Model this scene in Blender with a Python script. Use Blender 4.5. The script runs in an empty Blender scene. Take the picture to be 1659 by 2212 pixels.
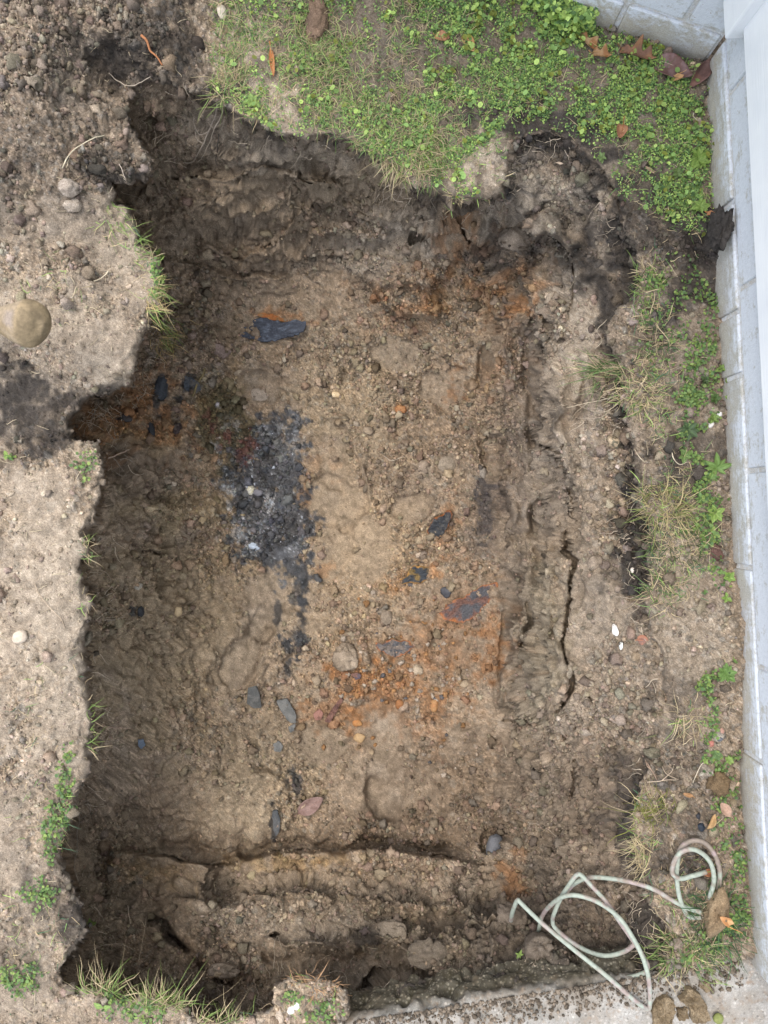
import bpy, bmesh, math
import numpy as np
from mathutils import Vector

# ------------------------------------------------------------------ camera, sky, sun, exposure
CAM_H = 1.70
FOC, CX, CY = 1661.0, 829.5, 1106.0        # focal length and centre of the 1659 x 2212 image pixel grid
scene = bpy.context.scene
cam_d = bpy.data.cameras.new("camera"); cam = bpy.data.objects.new("camera", cam_d)
scene.collection.objects.link(cam); scene.camera = cam
cam.location = (0, 0, CAM_H); cam.rotation_euler = (0, 0, 0)
cam_d.sensor_fit = 'HORIZONTAL'; cam_d.sensor_width = 36.0; cam_d.lens = 36.0 * FOC / 1659.0
cam_d.clip_start = 0.05; cam_d.clip_end = 400.0

SUN_EL, SUN_AZ = 70.0, 138.0                # azimuth measured counter-clockwise from +X (sun stands upper left)
world = bpy.data.worlds.new("World"); scene.world = world; world.use_nodes = True
wn = world.node_tree.nodes; wl = world.node_tree.links; wn.clear()
w_out = wn.new("ShaderNodeOutputWorld"); w_bg = wn.new("ShaderNodeBackground"); w_sky = wn.new("ShaderNodeTexSky")
w_sky.sky_type = 'NISHITA'; w_sky.sun_disc = False
w_sky.sun_elevation = math.radians(SUN_EL); w_sky.sun_rotation = math.radians(90.0 - SUN_AZ)
w_sky.air_density = 1.0; w_sky.dust_density = 3.0; w_sky.ozone_density = 0.6
w_bg.inputs['Strength'].default_value = 0.15
w_mix = wn.new("ShaderNodeMix"); w_mix.data_type = 'RGBA'; w_mix.inputs[0].default_value = 0.6      # even cloud cover over the clear sky
w_mix.inputs[7].default_value = (6.6, 7.0, 7.6, 1)
wl.new(w_sky.outputs[0], w_mix.inputs[6]); wl.new(w_mix.outputs[2], w_bg.inputs[0]); wl.new(w_bg.outputs[0], w_out.inputs[0])
sun_d = bpy.data.lights.new("sun", 'SUN'); sun = bpy.data.objects.new("sun", sun_d); scene.collection.objects.link(sun)
sun_d.energy = 1.25; sun_d.angle = math.radians(30); sun_d.color = (1.0, 0.965, 0.91)
sd = Vector((math.cos(math.radians(SUN_AZ)) * math.cos(math.radians(SUN_EL)),
             math.sin(math.radians(SUN_AZ)) * math.cos(math.radians(SUN_EL)), math.sin(math.radians(SUN_EL))))
sun.rotation_euler = (-sd).to_track_quat('-Z', 'Y').to_euler()
vs = scene.view_settings
vs.view_transform = 'Standard'; vs.look = 'None'; vs.gamma = 1.0; vs.use_curve_mapping = False
vs.exposure = 1.18
scene.cycles.max_bounces = 6; scene.cycles.diffuse_bounces = 4
scene.cycles.use_adaptive_sampling = True; scene.cycles.use_denoising = True; scene.render.filter_size = 1.3

# ------------------------------------------------------------------ numeric helpers
rng = np.random.default_rng(11)
U32 = np.uint32
def _hash(ix, iy, iz, seed):
    with np.errstate(over='ignore'):
        h = ix.astype(U32) * U32(374761393) + iy.astype(U32) * U32(668265263) + iz.astype(U32) * U32(2246822519) + U32((seed * 3266489917) & 0xffffffff)
        h = (h ^ (h >> U32(13))) * U32(1274126177)
        h = (h ^ (h >> U32(15))) * U32(2654435761)
        return h ^ (h >> U32(16))
def _h01(ix, iy, iz, seed): return _hash(ix, iy, iz, seed).astype(np.float32) * np.float32(1 / 4294967296.0)
def vnoise(p, scale, seed=0):
    """smooth value noise in -1..1, p is (N,3)"""
    q = np.asarray(p, np.float32) * np.float32(1.0 / scale)
    i = np.floor(q).astype(np.int32); f = q - i
    f = f * f * f * (f * (f * 6 - 15) + 10)
    x, y, z = i[:, 0], i[:, 1], i[:, 2]; r = 0
    for dx in (0, 1):
        wx = f[:, 0] if dx else 1 - f[:, 0]
        for dy in (0, 1):
            wy = f[:, 1] if dy else 1 - f[:, 1]
            for dz in (0, 1):
                wz = f[:, 2] if dz else 1 - f[:, 2]
                r = r + _h01(x + dx, y + dy, z + dz, seed) * (wx * wy * wz)
    return r * 2 - 1
def fbm(p, scale, octv=3, seed=0, gain=0.5):
    a, s, t, n = 1.0, scale, 0.0, 0.0
    for k in range(octv):
        t = t + a * vnoise(p, s, seed + 17 * k); n += a; a *= gain; s *= 0.47
    return t / n * 1.35
def crumbs(p, cell, seed, prob, rmin=0.28, rmax=0.55):
    """half-buried round crumbs: returns (bump height in metres, random id 0..1)"""
    q = np.asarray(p, np.float32) * np.float32(1.0 / cell)
    i0 = np.floor(q).astype(np.int32)
    best = np.zeros(len(q), np.float32); bid = np.full(len(q), 0.5, np.float32)
    for dx in (-1, 0, 1):
        for dy in (-1, 0, 1):
            for dz in (-1, 0, 1):
                x, y, z = i0[:, 0] + dx, i0[:, 1] + dy, i0[:, 2] + dz
                h = _hash(x, y, z, seed)
                fx = (h & U32(1023)).astype(np.float32) / 1023; fy = ((h >> U32(10)) & U32(1023)).astype(np.float32) / 1023
                fz = ((h >> U32(20)) & U32(1023)).astype(np.float32) / 1023
                h2 = _h01(x, y, z, seed + 5)
                d2 = (q[:, 0] - x - fx) ** 2 + (q[:, 1] - y - fy) ** 2 + (q[:, 2] - z - fz) ** 2
                r = rmin + (rmax - rmin) * ((h2 * 7.31) % 1.0)
                r = np.where(h2 < prob, r, 0)
                b = np.sqrt(np.maximum(r * r - d2, 0))
                m = b > best
                best = np.where(m, b, best); bid = np.where(m, (h2 * 13.7) % 1.0, bid)
    return best * cell, bid
def sstep(a, b, x):
    t = np.clip((x - a) / (b - a + 1e-12), 0, 1); return t * t * (3 - 2 * t)
def poly_sd(pts, x, y, closed=True):
    """distance to polyline, and inside flag"""
    pts = np.asarray(pts, float); n = len(pts); d = np.full(x.shape, 1e9); ins = np.zeros(x.shape, bool)
    for k in range(n if closed else n - 1):
        ax, ay = pts[k]; bx, by = pts[(k + 1) % n]
        ex, ey = bx - ax, by - ay; L = ex * ex + ey * ey + 1e-9
        t = np.clip(((x - ax) * ex + (y - ay) * ey) / L, 0, 1)
        d = np.minimum(d, (x - ax - t * ex) ** 2 + (y - ay - t * ey) ** 2)
        if closed and ay != by:
            c = ((ay > y) != (by > y)) & (x < (bx - ax) * (y - ay) / (by - ay) + ax); ins ^= c
    return np.sqrt(d), ins
def line_sd(pts, x, y):
    """signed distance (positive = left of travel as seen in the picture) and running position 0..1"""
    pts = np.asarray(pts, float); seg = np.hypot(*(pts[1:] - pts[:-1]).T); tot = seg.sum(); acc = 0
    d = np.full(x.shape, 1e9); s = np.zeros(x.shape); run = np.zeros(x.shape)
    for k in range(len(pts) - 1):
        ax, ay = pts[k]; bx, by = pts[k + 1]; ex, ey = bx - ax, by - ay; L = ex * ex + ey * ey + 1e-9
        t = np.clip(((x - ax) * ex + (y - ay) * ey) / L, 0, 1)
        dd = np.hypot(x - ax - t * ex, y - ay - t * ey); m = dd < d
        d = np.where(m, dd, d); s = np.where(m, np.sign(ex * (y - ay) - ey * (x - ax)), s)
        run = np.where(m, (acc + t * seg[k]) / tot, run); acc += seg[k]
    return -d * s, d, run
def tps(ctrl, gx, gy, lam=1e-4):
    c = np.asarray(ctrl, float); P = c[:, :2] / 1000; n = len(P)
    def phi(r2): return np.where(r2 > 0, r2 * np.log(np.maximum(r2, 1e-12)), 0)
    A = np.zeros((n + 3, n + 3)); A[:n, :n] = phi(((P[:, None] - P[None]) ** 2).sum(-1)) + lam * np.eye(n)
    A[:n, n] = 1; A[:n, n + 1:] = P; A[n, :n] = 1; A[n + 1:, :n] = P.T
    w = np.linalg.solve(A, np.concatenate([c[:, 2], np.zeros(3)]))
    x = gx.ravel() / 1000; y = gy.ravel() / 1000; r = w[n] + w[n + 1] * x + w[n + 2] * y
    for k in range(n): r = r + w[k] * phi((x - P[k, 0]) ** 2 + (y - P[k, 1]) ** 2)
    return r.reshape(gx.shape)
def interp2(cx, cy, cz, x, y):
    ix = np.clip(np.searchsorted(cx, x) - 1, 0, len(cx) - 2); iy = np.clip(np.searchsorted(cy, y) - 1, 0, len(cy) - 2)
    tx = np.clip((x - cx[ix]) / (cx[ix + 1] - cx[ix]), 0, 1); ty = np.clip((y - cy[iy]) / (cy[iy + 1] - cy[iy]), 0, 1)
    return (cz[iy, ix] * (1 - tx) + cz[iy, ix + 1] * tx) * (1 - ty) + (cz[iy + 1, ix] * (1 - tx) + cz[iy + 1, ix + 1] * tx) * ty
def unproj(px, py, z):
    k = (CAM_H - z) / FOC
    return np.stack([(px - CX) * k, -(py - CY) * k, z + 0 * px], -1)
def at(px, py, z): return Vector(((px - CX) * (CAM_H - z) / FOC, -(py - CY) * (CAM_H - z) / FOC, z))
def lin(r, g, b):
    f = lambda c: (c / 255 / 12.92) if c <= 10 else ((c / 255 + 0.055) / 1.055) ** 2.4
    return np.array([f(r), f(g), f(b)], np.float32)

# ------------------------------------------------------------------ object helpers
col = scene.collection
def fast_mesh(name, V, F, C=None, W=None, smooth=True):
    me = bpy.data.meshes.new(name); V = np.asarray(V, np.float32); F = np.asarray(F, np.int32); k = F.shape[1]
    me.vertices.add(len(V)); me.vertices.foreach_set('co', V.ravel())
    me.loops.add(F.size); me.loops.foreach_set('vertex_index', F.ravel())
    me.polygons.add(len(F)); me.polygons.foreach_set('loop_start', np.arange(0, F.size, k, dtype=np.int32))
    me.polygons.foreach_set('loop_total', np.full(len(F), k, np.int32))
    me.polygons.foreach_set('use_smooth', np.full(len(F), smooth))
    if C is not None:
        a = me.attributes.new('Col', 'FLOAT_COLOR', 'POINT'); c4 = np.ones((len(V), 4), np.float32); c4[:, :3] = C
        a.data.foreach_set('color', c4.ravel())
    if W is not None:
        a = me.attributes.new('wet', 'FLOAT', 'POINT'); a.data.foreach_set('value', np.asarray(W, np.float32).ravel())
    me.update(calc_edges=True); return me
def link(name, me, mat=None, parent=None):
    o = bpy.data.objects.new(name, me); col.objects.link(o)
    if mat is not None and me is not None:
        if not me.materials: me.materials.append(mat)
    if parent is not None: o.parent = parent
    return o
def tag(o, label=None, cat=None, group=None, kind=None):
    if label: o['label'] = label
    if cat: o['category'] = cat
    if group: o['group'] = group
    if kind: o['kind'] = kind
    return o
def empty(name, loc=(0, 0, 0)):
    o = bpy.data.objects.new(name, None); col.objects.link(o); o.location = loc; return o
class NT:
    def __init__(s, name):
        s.m = bpy.data.materials.new(name); s.m.use_nodes = True; s.t = s.m.node_tree; s.t.nodes.clear()
        s.out = s.n('ShaderNodeOutputMaterial')
    def n(s, typ, **kw):
        nd = s.t.nodes.new(typ)
        for k, v in kw.items():
            if k in nd.inputs.keys(): nd.inputs[k].default_value = v
            else: setattr(nd, k, v)
        return nd
    def l(s, a, b): s.t.links.new(a, b)
    def mix(s, fac, a, b, mode='MIX'):
        nd = s.n('ShaderNodeMix', data_type='RGBA', blend_type=mode)
        for sock, v in ((0, fac), (6, a), (7, b)):
            if hasattr(v, 'links') or hasattr(v, 'is_linked'): s.l(v, nd.inputs[sock])
            elif sock == 0: nd.inputs[0].default_value = v
            else: nd.inputs[sock].default_value = (*v[:3], 1)
        return nd.outputs[2]
    def ramp(s, src, p0, p1, c0=(0, 0, 0, 1), c1=(1, 1, 1, 1)):
        r = s.n('ShaderNodeValToRGB'); s.l(src, r.inputs[0]); e = r.color_ramp.elements
        e[0].position, e[1].position = p0, p1; e[0].color, e[1].color = c0, c1; return r.outputs[0]
    def noise(s, scale, detail=3, rough=0.6, vec=None):
        n = s.n('ShaderNodeTexNoise', Scale=scale, Detail=detail, Roughness=rough)
        if vec is not None: s.l(vec, n.inputs['Vector'])
        return n.outputs['Fac']
    def bsdf(s, colr, rough=0.9, bump=None, strength=0.3, dist=0.002, spec=0.3):
        b = s.n('ShaderNodeBsdfPrincipled')
        if hasattr(colr, 'is_linked'): s.l(colr, b.inputs['Base Color'])
        else: b.inputs['Base Color'].default_value = (*colr[:3], 1)
        if hasattr(rough, 'is_linked'): s.l(rough, b.inputs['Roughness'])
        else: b.inputs['Roughness'].default_value = rough
        b.inputs['Specular IOR Level'].default_value = spec
        if bump is not None:
            bn = s.n('ShaderNodeBump', Strength=strength, Distance=dist); s.l(bump, bn.inputs['Height']); s.l(bn.outputs[0], b.inputs['Normal'])
        s.l(b.outputs[0], s.out.inputs[0]); return b
def objvec(t):
    return t.n('ShaderNodeTexCoord').outputs['Object']
def geovec(t):
    return t.n('ShaderNodeNewGeometry').outputs['Position']

def make_soil_mat(name, grain=1.0):
    t = NT(name); v = geovec(t)
    a = t.n('ShaderNodeAttribute', attribute_name='Col').outputs['Color']
    w = t.n('ShaderNodeAttribute', attribute_name='wet').outputs['Fac']
    n1 = t.noise(420, 4, 0.7, v); n2 = t.noise(1100, 2, 0.6, v); n3 = t.noise(60, 4, 0.6, v)
    g1 = t.ramp(n1, 0.30, 0.72, (0.50, 0.48, 0.46, 1), (1.50, 1.50, 1.50, 1))
    g3 = t.ramp(n3, 0.3, 0.7, (0.80, 0.79, 0.77, 1), (1.20, 1.20, 1.21, 1))
    c = t.mix(1.0, a, g1, 'MULTIPLY'); c = t.mix(1.0, c, g3, 'MULTIPLY')
    vo = t.n('ShaderNodeTexVoronoi', Scale=330.0); t.l(v, vo.inputs['Vector'])
    pale = t.ramp(vo.outputs['Color'], 0.83, 0.90)          # scattered pale sand grains
    pf = t.n('ShaderNodeMath', operation='MULTIPLY'); t.l(pale, pf.inputs[0]); pf.inputs[1].default_value = 0.35
    c = t.mix(pf.outputs[0], c, t.mix(1.0, c, (1.9, 1.9, 1.95), 'MULTIPLY'))
    ad = t.n('ShaderNodeMath', operation='MULTIPLY_ADD'); t.l(n2, ad.inputs[0]); ad.inputs[1].default_value = 0.5; t.l(n1, ad.inputs[2])
    rr = t.n('ShaderNodeMapRange'); t.l(w, rr.inputs[0]); rr.inputs[3].default_value = 0.95; rr.inputs[4].default_value = 0.22
    t.bsdf(c, rr.outputs[0], ad.outputs[0], 0.75, 0.0028 * grain, 0.28)
    return t.m
M = {}
M['soil'] = make_soil_mat('soil')

# ------------------------------------------------------------------ the pit: rim outline and depths, (picture x, picture y[, height])
RIM = [(272,226),(286,198),(310,184),(345,188),(385,205),(430,215),(490,240),(530,262),(565,280),(595,297),(625,300),(665,306),(700,297),(740,312),
 (780,327),(830,356),(880,400),(945,425),(980,465),(995,445),(1045,440),(1090,425),(1102,380),(1095,335),(1120,300),(1180,282),(1250,318),(1290,350),
 (1330,420),(1350,480),(1365,540),(1372,575),(1374,613),(1354,653),(1330,673),(1310,705),(1305,745),(1328,770),(1345,835),(1335,855),(1350,895),
 (1355,935),(1365,970),(1375,1020),(1372,1080),(1385,1110),(1399,1136),(1397,1221),(1391,1271),(1388,1300),(1400,1340),(1430,1400),(1440,1500),
 (1420,1600),(1390,1680),(1370,1760),(1365,1830),(1380,1890),(1400,1960),(1430,1990),(1440,2030),(1425,2080),(1400,2103),(1200,2134),(1000,2165),
 (850,2189),(765,2202),(745,2204),(758,2184),(750,2139),(725,2119),(670,2104),(620,2109),(592,2129),(577,2174),(530,2184),(475,2196),(430,2186),
 (400,2164),(350,2159),(280,2139),(200,2126),(140,2124),(145,2089),(175,2049),(200,2009),(190,1969),(165,1929),(145,1884),(145,1824),(155,1784),
 (165,1734),(185,1699),(195,1659),(205,1631),(207,1566),(200,1516),(190,1456),(185,1416),(200,1356),(200,1306),(185,1271),(175,1226),(190,1181),
 (200,1146),(220,1106),(225,1033),(230,993),(228,958),(215,945),(180,953),(160,948),(166,930),(168,896),(182,872),(205,858),(250,848),(292,838),
 (300,803),(305,753),(320,718),(348,673),(353,613),(346,563),(325,540),(300,520),(295,480),(280,450),(250,435),(245,402),(280,402),(312,400),
 (330,380),(325,345),(300,300),(276,258)]
INNER = [(215,150,-.02),(245,195,-.05),(275,235,-.10),(310,250,-.15),(340,330,-.26),(370,380,-.36),(300,190,-.05),(360,215,-.07),(430,250,-.14),(440,340,-.27),(400,300,-.21),(380,430,-.39),
 (275,300,-.24),(335,395,-.34),(310,430,-.40),(310,540,-.52),(250,420,-.42),
 (500,285,-.13),(600,330,-.14),(700,340,-.14),(800,375,-.15),(900,440,-.17),(950,470,-.2),
 (450,420,-.36),(600,420,-.30),(750,450,-.33),(850,480,-.33),(600,500,-.45),(750,540,-.47),(450,520,-.52),(370,580,-.58),(880,560,-.43),(950,560,-.44),(980,500,-.33),
 (450,640,-.60),(600,640,-.60),(750,640,-.58),(600,740,-.62),(900,640,-.52),(900,720,-.59),(1000,640,-.52),(1050,560,-.40),(1100,610,-.37),(1000,760,-.58),
 (700,900,-.64),(550,950,-.66),(400,900,-.60),(370,740,-.58),(320,870,-.55),(230,900,-.45),(180,910,-.36),(280,1000,-.44),(250,1080,-.32),(400,1050,-.58),
 (560,1080,-.67),(700,1100,-.66),(850,1100,-.65),(950,1050,-.62),(230,1200,-.26),(400,1250,-.52),(550,1250,-.63),(700,1250,-.66),(850,1250,-.66),(1000,1250,-.62),
 (225,1400,-.22),(350,1400,-.40),(480,1400,-.56),(600,1430,-.63),(750,1400,-.64),(900,1450,-.63),(1040,1450,-.60),(225,1600,-.26),(400,1600,-.48),(600,1600,-.62),
 (800,1600,-.64),(1000,1600,-.60),(1080,1600,-.55),(210,1740,-.33),(350,1760,-.54),(500,1720,-.56),(650,1760,-.60),(800,1760,-.62),(1000,1760,-.60),(1080,1740,-.50),
 (180,1830,-.44),(350,1835,-.59),(480,1845,-.60),(700,1820,-.60),(1000,1835,-.58),
 (180,1900,-.40),(300,1872,-.575),(500,1880,-.575),(700,1862,-.57),(900,1872,-.56),(1040,1885,-.50),(300,1930,-.52),(500,1930,-.51),(700,1920,-.51),(900,1925,-.49),(220,1990,-.36),(350,2000,-.45),(520,2000,-.44),(700,1995,-.43),(880,1995,-.40),(1050,1985,-.32),(350,2060,-.41),(520,2055,-.39),(700,2060,-.38),(860,2060,-.34),
 (180,2070,-.24),(250,2095,-.36),(400,2115,-.38),(560,2120,-.37),(650,2092,-.36),(800,2110,-.30),(930,2120,-.17),(1000,2070,-.20),(1000,2120,-.09),(1000,2155,-.05),(1150,2120,-.06),(850,2160,-.08),(850,2182,-.05),(770,2160,-.26),(500,2165,-.34),(300,2125,-.34),
 (1100,1880,-.44),(1170,1900,-.36),(1150,2000,-.25),(1250,1950,-.22),(1300,2030,-.18),(1380,2000,-.08),(1250,2085,-.09),(1250,2115,-.05),(1370,2080,-.05),(1200,1800,-.38),(1300,1800,-.2),(1350,1780,-.06),(1330,1900,-.12),
 (1380,1350,-.04),(1300,1400,-.10),(1250,1400,-.14),(1205,1400,-.19),(1165,1400,-.30),(1125,1400,-.44),(1090,1400,-.53),(1090,1500,-.53),(1125,1500,-.44),(1165,1500,-.28),(1430,1450,-.02),(1350,1600,-.07),(1260,1600,-.14),(1205,1620,-.25),(1130,1620,-.45),
 (1370,1200,-.10),(1310,1200,-.12),(1250,1200,-.15),(1205,1200,-.22),(1165,1200,-.36),(1110,1200,-.51),(1050,1200,-.60),(1350,1000,-.09),(1270,1000,-.13),(1205,1000,-.20),(1160,1000,-.36),(1095,1000,-.51),(1020,1000,-.59),
 (1310,880,-.09),(1270,880,-.13),(1190,880,-.22),(1150,870,-.35),(1090,860,-.49),(1040,880,-.57),(1290,720,-.10),(1230,720,-.16),(1180,720,-.26),(1130,740,-.42),(1070,740,-.51),
 (1340,600,-.10),(1250,600,-.16),(1190,600,-.25),(1340,500,-.05),(1260,480,-.12),(1180,480,-.2),(1120,510,-.28),(1060,470,-.25),(1000,480,-.28),(1030,520,-.34),
 (1120,430,-.12),(1200,380,-.07),(1280,400,-.05),(1150,340,-.04),(1200,300,-.01),(1300,370,-.01)]
OUTER = [(0,0,.09),(100,200,.12),(200,100,.05),(0,400,.12),(120,300,.13),(180,380,.10),(260,330,.08),(330,0,.05),(380,120,.03),(470,60,.0),(300,150,.03),(225,170,-.01),(255,195,-.04),(250,245,.02),(190,130,.01),(280,178,-.02),
 (150,600,.07),(250,500,.04),(330,600,.02),(250,800,.04),(60,850,.02),(0,800,.03),(0,930,.02),(100,1000,.05),(200,1000,.03),(100,1400,.06),(0,1200,.06),(180,1500,.02),(0,1600,.06),
 (100,1800,.03),(60,2000,.03),(150,2000,.0),(0,2200,.03),(200,2190,.01),(400,2200,.0),(680,2150,.03),(620,150,.01),(800,200,.01),(1000,100,.0),(1300,200,.0),(1500,300,.0),
 (1450,700,.0),(1450,1000,.0),(1500,1300,.01),(1560,1360,.03),(1500,1600,.0),(1450,1900,.0),(1550,2000,.01),(1520,2090,.01),(-100,0,.08),(-100,1100,.05),(-100,2200,.03),(1700,600,.0),(1700,1800,.0),(830,-100,.0),(830,2320,.0)]

STEP = 2.8
core_x = np.arange(-40, 1720, STEP); core_y = np.arange(-40, 2262, STEP)
def grow(a, sgn):
    out = []; x, s = a, STEP
    while abs(x) < 42000: s *= 1.22; x += sgn * s; out.append(x)
    return out
gx1 = np.array(sorted(grow(core_x[0], -1)) + list(core_x) + grow(core_x[-1], 1)); gy1 = np.array(sorted(grow(core_y[0], -1)) + list(core_y) + grow(core_y[-1], 1))
GX, GY = np.meshgrid(gx1, gy1); NR, NC = GX.shape
PX, PY = GX.ravel(), GY.ravel(); NP_ = len(PX)
PP = np.stack([PX, PY, 0 * PX], 1)
inframe = sstep(120, 30, np.maximum(np.maximum(-PX, PX - 1659), np.maximum(-PY, PY - 2212)))
cxs = np.arange(-80, 1770, 12.0); cys = np.arange(-80, 2310, 12.0); CGX, CGY = np.meshgrid(cxs, cys)
Zin = interp2(cxs, cys, tps(INNER, CGX, CGY), PX, PY); Zout = interp2(cxs, cys, tps(OUTER, CGX, CGY), PX, PY)
Zin = np.clip(Zin, -.70, -.005)
Zout = np.clip(Zout, -.06, .15) * inframe
# uneven ground outside
wob1 = vnoise(PP, 46, 1); wob2 = vnoise(PP, 46, 2); wob3 = vnoise(PP, 15, 3); wob4 = vnoise(PP, 15, 4)
wob5 = vnoise(PP, 6.5, 5); wob6 = vnoise(PP, 6.5, 6)
wx, wy = PX + wob1 * 6 + wob3 * 4 + wob5 * 2.6, PY + wob2 * 6 + wob4 * 4 + wob6 * 2.6
dr, insd = poly_sd(RIM, wx, wy); sdr = np.where(insd, -dr, dr)            # negative inside the pit

def ell(x, y, rx, ry, ang=0, wobble=0.25, ss=30, seed=7):
    """normalised elliptical radius with a wobbly outline (9 far away)"""
    a = math.radians(ang); R = 2.3 * max(rx, ry)
    i0, i1 = np.searchsorted(gx1, (x - R, x + R)); j0, j1 = np.searchsorted(gy1, (y - R, y + R))
    out = np.full((NR, NC), 9.0); sx, sy = GX[j0:j1, i0:i1], GY[j0:j1, i0:i1]
    if sx.size:
        ux, uy = sx - x, sy - y
        u = (ux * math.cos(a) + uy * math.sin(a)) / rx; v = (-ux * math.sin(a) + uy * math.cos(a)) / ry
        q = np.stack([sx.ravel(), sy.ravel(), 0 * sx.ravel()], 1)
        out[j0:j1, i0:i1] = np.hypot(u, v) + (wobble * (vnoise(q, ss, seed) + 0.5 * vnoise(q, ss * .35, seed + 1))).reshape(sx.shape)
    return out.ravel()
# --- shallow shapes in the pit surface
CR = np.full(NP_, 1.0)                       # crumbliness
def step_line(pts, h, L, side=1, w=3.4):
    """one side of the line stands h higher, fading with distance L"""
    global Zin
    p = np.asarray(pts, float); m = (PX > p[:, 0].min() - 4 * L) & (PX < p[:, 0].max() + 4 * L) & (PY > p[:, 1].min() - 4 * L) & (PY < p[:, 1].max() + 4 * L)
    s, d, run = line_sd(pts, PX[m] + wob1[m] * 6 + wob3[m] * 3, PY[m] + wob2[m] * 6 + wob4[m] * 3); s = s * side
    fade = sstep(0, .12, run) * sstep(1, .88, run)
    Zin[m] += h * fade * np.where(s > 0, np.exp(-np.abs(s) / L), 0) * sstep(-w, w, s)
def crack(pts, w, depth):
    global Zin
    p = np.asarray(pts, float); m = (PX > p[:, 0].min() - 40) & (PX < p[:, 0].max() + 40) & (PY > p[:, 1].min() - 40) & (PY < p[:, 1].max() + 40)
    s, d, run = line_sd(pts, PX[m] + wob3[m] * 3 + wob1[m] * 6, PY[m] + wob4[m] * 3 + wob2[m] * 6)
    ww = w * (0.55 + 0.7 * np.clip(vnoise(PP[m], 55, 31) * .8 + .5, 0, 1.2)) * sstep(0, .08, run) * sstep(1, .92, run) + .01
    Zin[m] -= depth * sstep(ww * 1.25, ww * .55, d) * sstep(0, 2.5, ww)
def hollow(x, y, rx, ry, ang, depth, crumb=0.25, edge=0.10):
    global Zin, CR
    r = ell(x, y, rx, ry, ang, .24, 40, 9); ed = edge + .30 * np.clip(.5 + 1.2 * wob1, 0, 1); Zin -= 1.3 * depth * sstep(1 + ed, 1 - ed, r) * (0.75 + .25 * np.clip(r, 0, 1) ** 2)
    CR = CR * (1 - (1 - crumb) * sstep(1.1, .8, r))
def mound(x, y, rx, ry, ang, h, crumb=None):
    global Zin, CR
    r = ell(x, y, rx, ry, ang, .18, 35, 13); Zin += h * np.sqrt(np.clip(1 - r * r, 0, 1))
    if crumb is not None: CR = CR * (1 - (1 - crumb) * sstep(1.1, .8, r))
def smooth_area(x, y, rx, ry, ang, crumb):
    global CR
    CR = CR * (1 - (1 - crumb) * sstep(1.2, .75, ell(x, y, rx, ry, ang, .3, 40, 23)))

hollow(725, 985, 38, 72, -10, .020, .3); hollow(730, 1085, 62, 55, 0, .018, .12); hollow(715, 1190, 48, 70, 10, .012, .15); hollow(880, 1095, 45, 40, -20, .022, .2)
hollow(560, 842, 50, 36, 0, .018, .3); hollow(585, 1290, 55, 110, 22, .020, .12); hollow(535, 1420, 42, 90, 28, .020, .12)
hollow(840, 1640, 38, 110, 4, .012, .25); hollow(836, 1725, 40, 46, 0, .022, .25); hollow(800, 1560, 45, 48, 0, .008, .2)
hollow(955, 835, 48, 55, 10, .014, .25); hollow(965, 1003, 24, 22, 0, .012, .3); hollow(860, 770, 60, 40, 0, .010, .3)
hollow(700, 1600, 60, 45, 0, .010, .2); hollow(330, 985, 70, 40, 0, .012, .3); hollow(790, 1185, 70, 80, 0, .006, .12)
mound(530, 1740, 130, 80, -10, .035); mound(470, 1800, 60, 45, 0, .02); mound(760, 1420, 70, 60, 0, .02); mound(860, 1370, 70, 40, 0, .02); mound(900, 1490, 130, 70, 0, .02)
mound(430, 1100, 90, 25, 0, .022); mound(330, 1330, 120, 150, 0, .02); mound(580, 1090, 60, 110, 12, .016); mound(620, 790, 110, 40, 10, .018); mound(470, 735, 40, 30, 0, .02)
mound(1100, 560, 55, 45, 0, .06); mound(1170, 520, 60, 50, 15, .05); mound(1165, 1470, 62, 90, 5, .075, .6); mound(1140, 1330, 45, 100, 5, .03, .5)
mound(935, 2050, 75, 60, 10, .07); mound(860, 2010, 60, 40, 0, .04); mound(1030, 2010, 70, 60, 0, .05); mound(1000, 1945, 80, 40, 20, .03); mound(480, 2085, 40, 24, 0, .05); mound(1120, 1990, 60, 50, 0, .04)
mound(680, 1930, 140, 50, 5, .03); mound(1180, 2060, 60, 50, 0, .03); mound(450, 460, 120, 50, -25, .03); mound(700, 400, 90, 30, 0, .03); mound(860, 590, 110, 35, 8, .04); mound(620, 470, 60, 50, 0, .03)
step_line([(800,606),(829,665),(860,674),(904,680),(954,683)], .085, 60, 1)
step_line([(690,912),(730,905),(762,950),(768,1000),(795,1060),(797,1105),(762,1142)], .034, 26, 1)
step_line([(612,1300),(600,1352),(568,1395),(556,1440),(548,1480),(515,1500)], .050, 50, 1)
step_line([(1085,720),(1098,800),(1090,900),(1080,1000),(1092,1100)], .045, 30, 1); step_line([(1140,640),(1152,760),(1150,843),(1174,968),(1199,1018),(1209,1083)], .05, 34, 1)
step_line([(1085,1310),(1092,1400),(1078,1480),(1085,1540)], .075, 40, 1); step_line([(1155,1180),(1172,1260),(1160,1330),(1180,1380)], .05, 30, 1); step_line([(1120,1150),(1132,1250),(1118,1330),(1130,1420)], .035, 24, 1); step_line([(1118,560),(1140,640),(1128,720),(1136,800)], .04, 30, 1); step_line([(1050,690),(1062,780),(1048,880),(1056,960)], .03, 26, 1)
step_line([(925,1060),(935,1095),(912,1140)], .014, 18, 1)
step_line([(1056,1866),(900,1846),(760,1833),(640,1835),(560,1842),(480,1866)], .125, 80, 1); step_line([(484,1868),(400,1862),(340,1842),(220,1838)], .11, 80, 1); ridge0 = [(1050,1850),(900,1830),(760,1818),(640,1820),(560,1828),(480,1850),(340,1826),(220,1822)]
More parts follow.
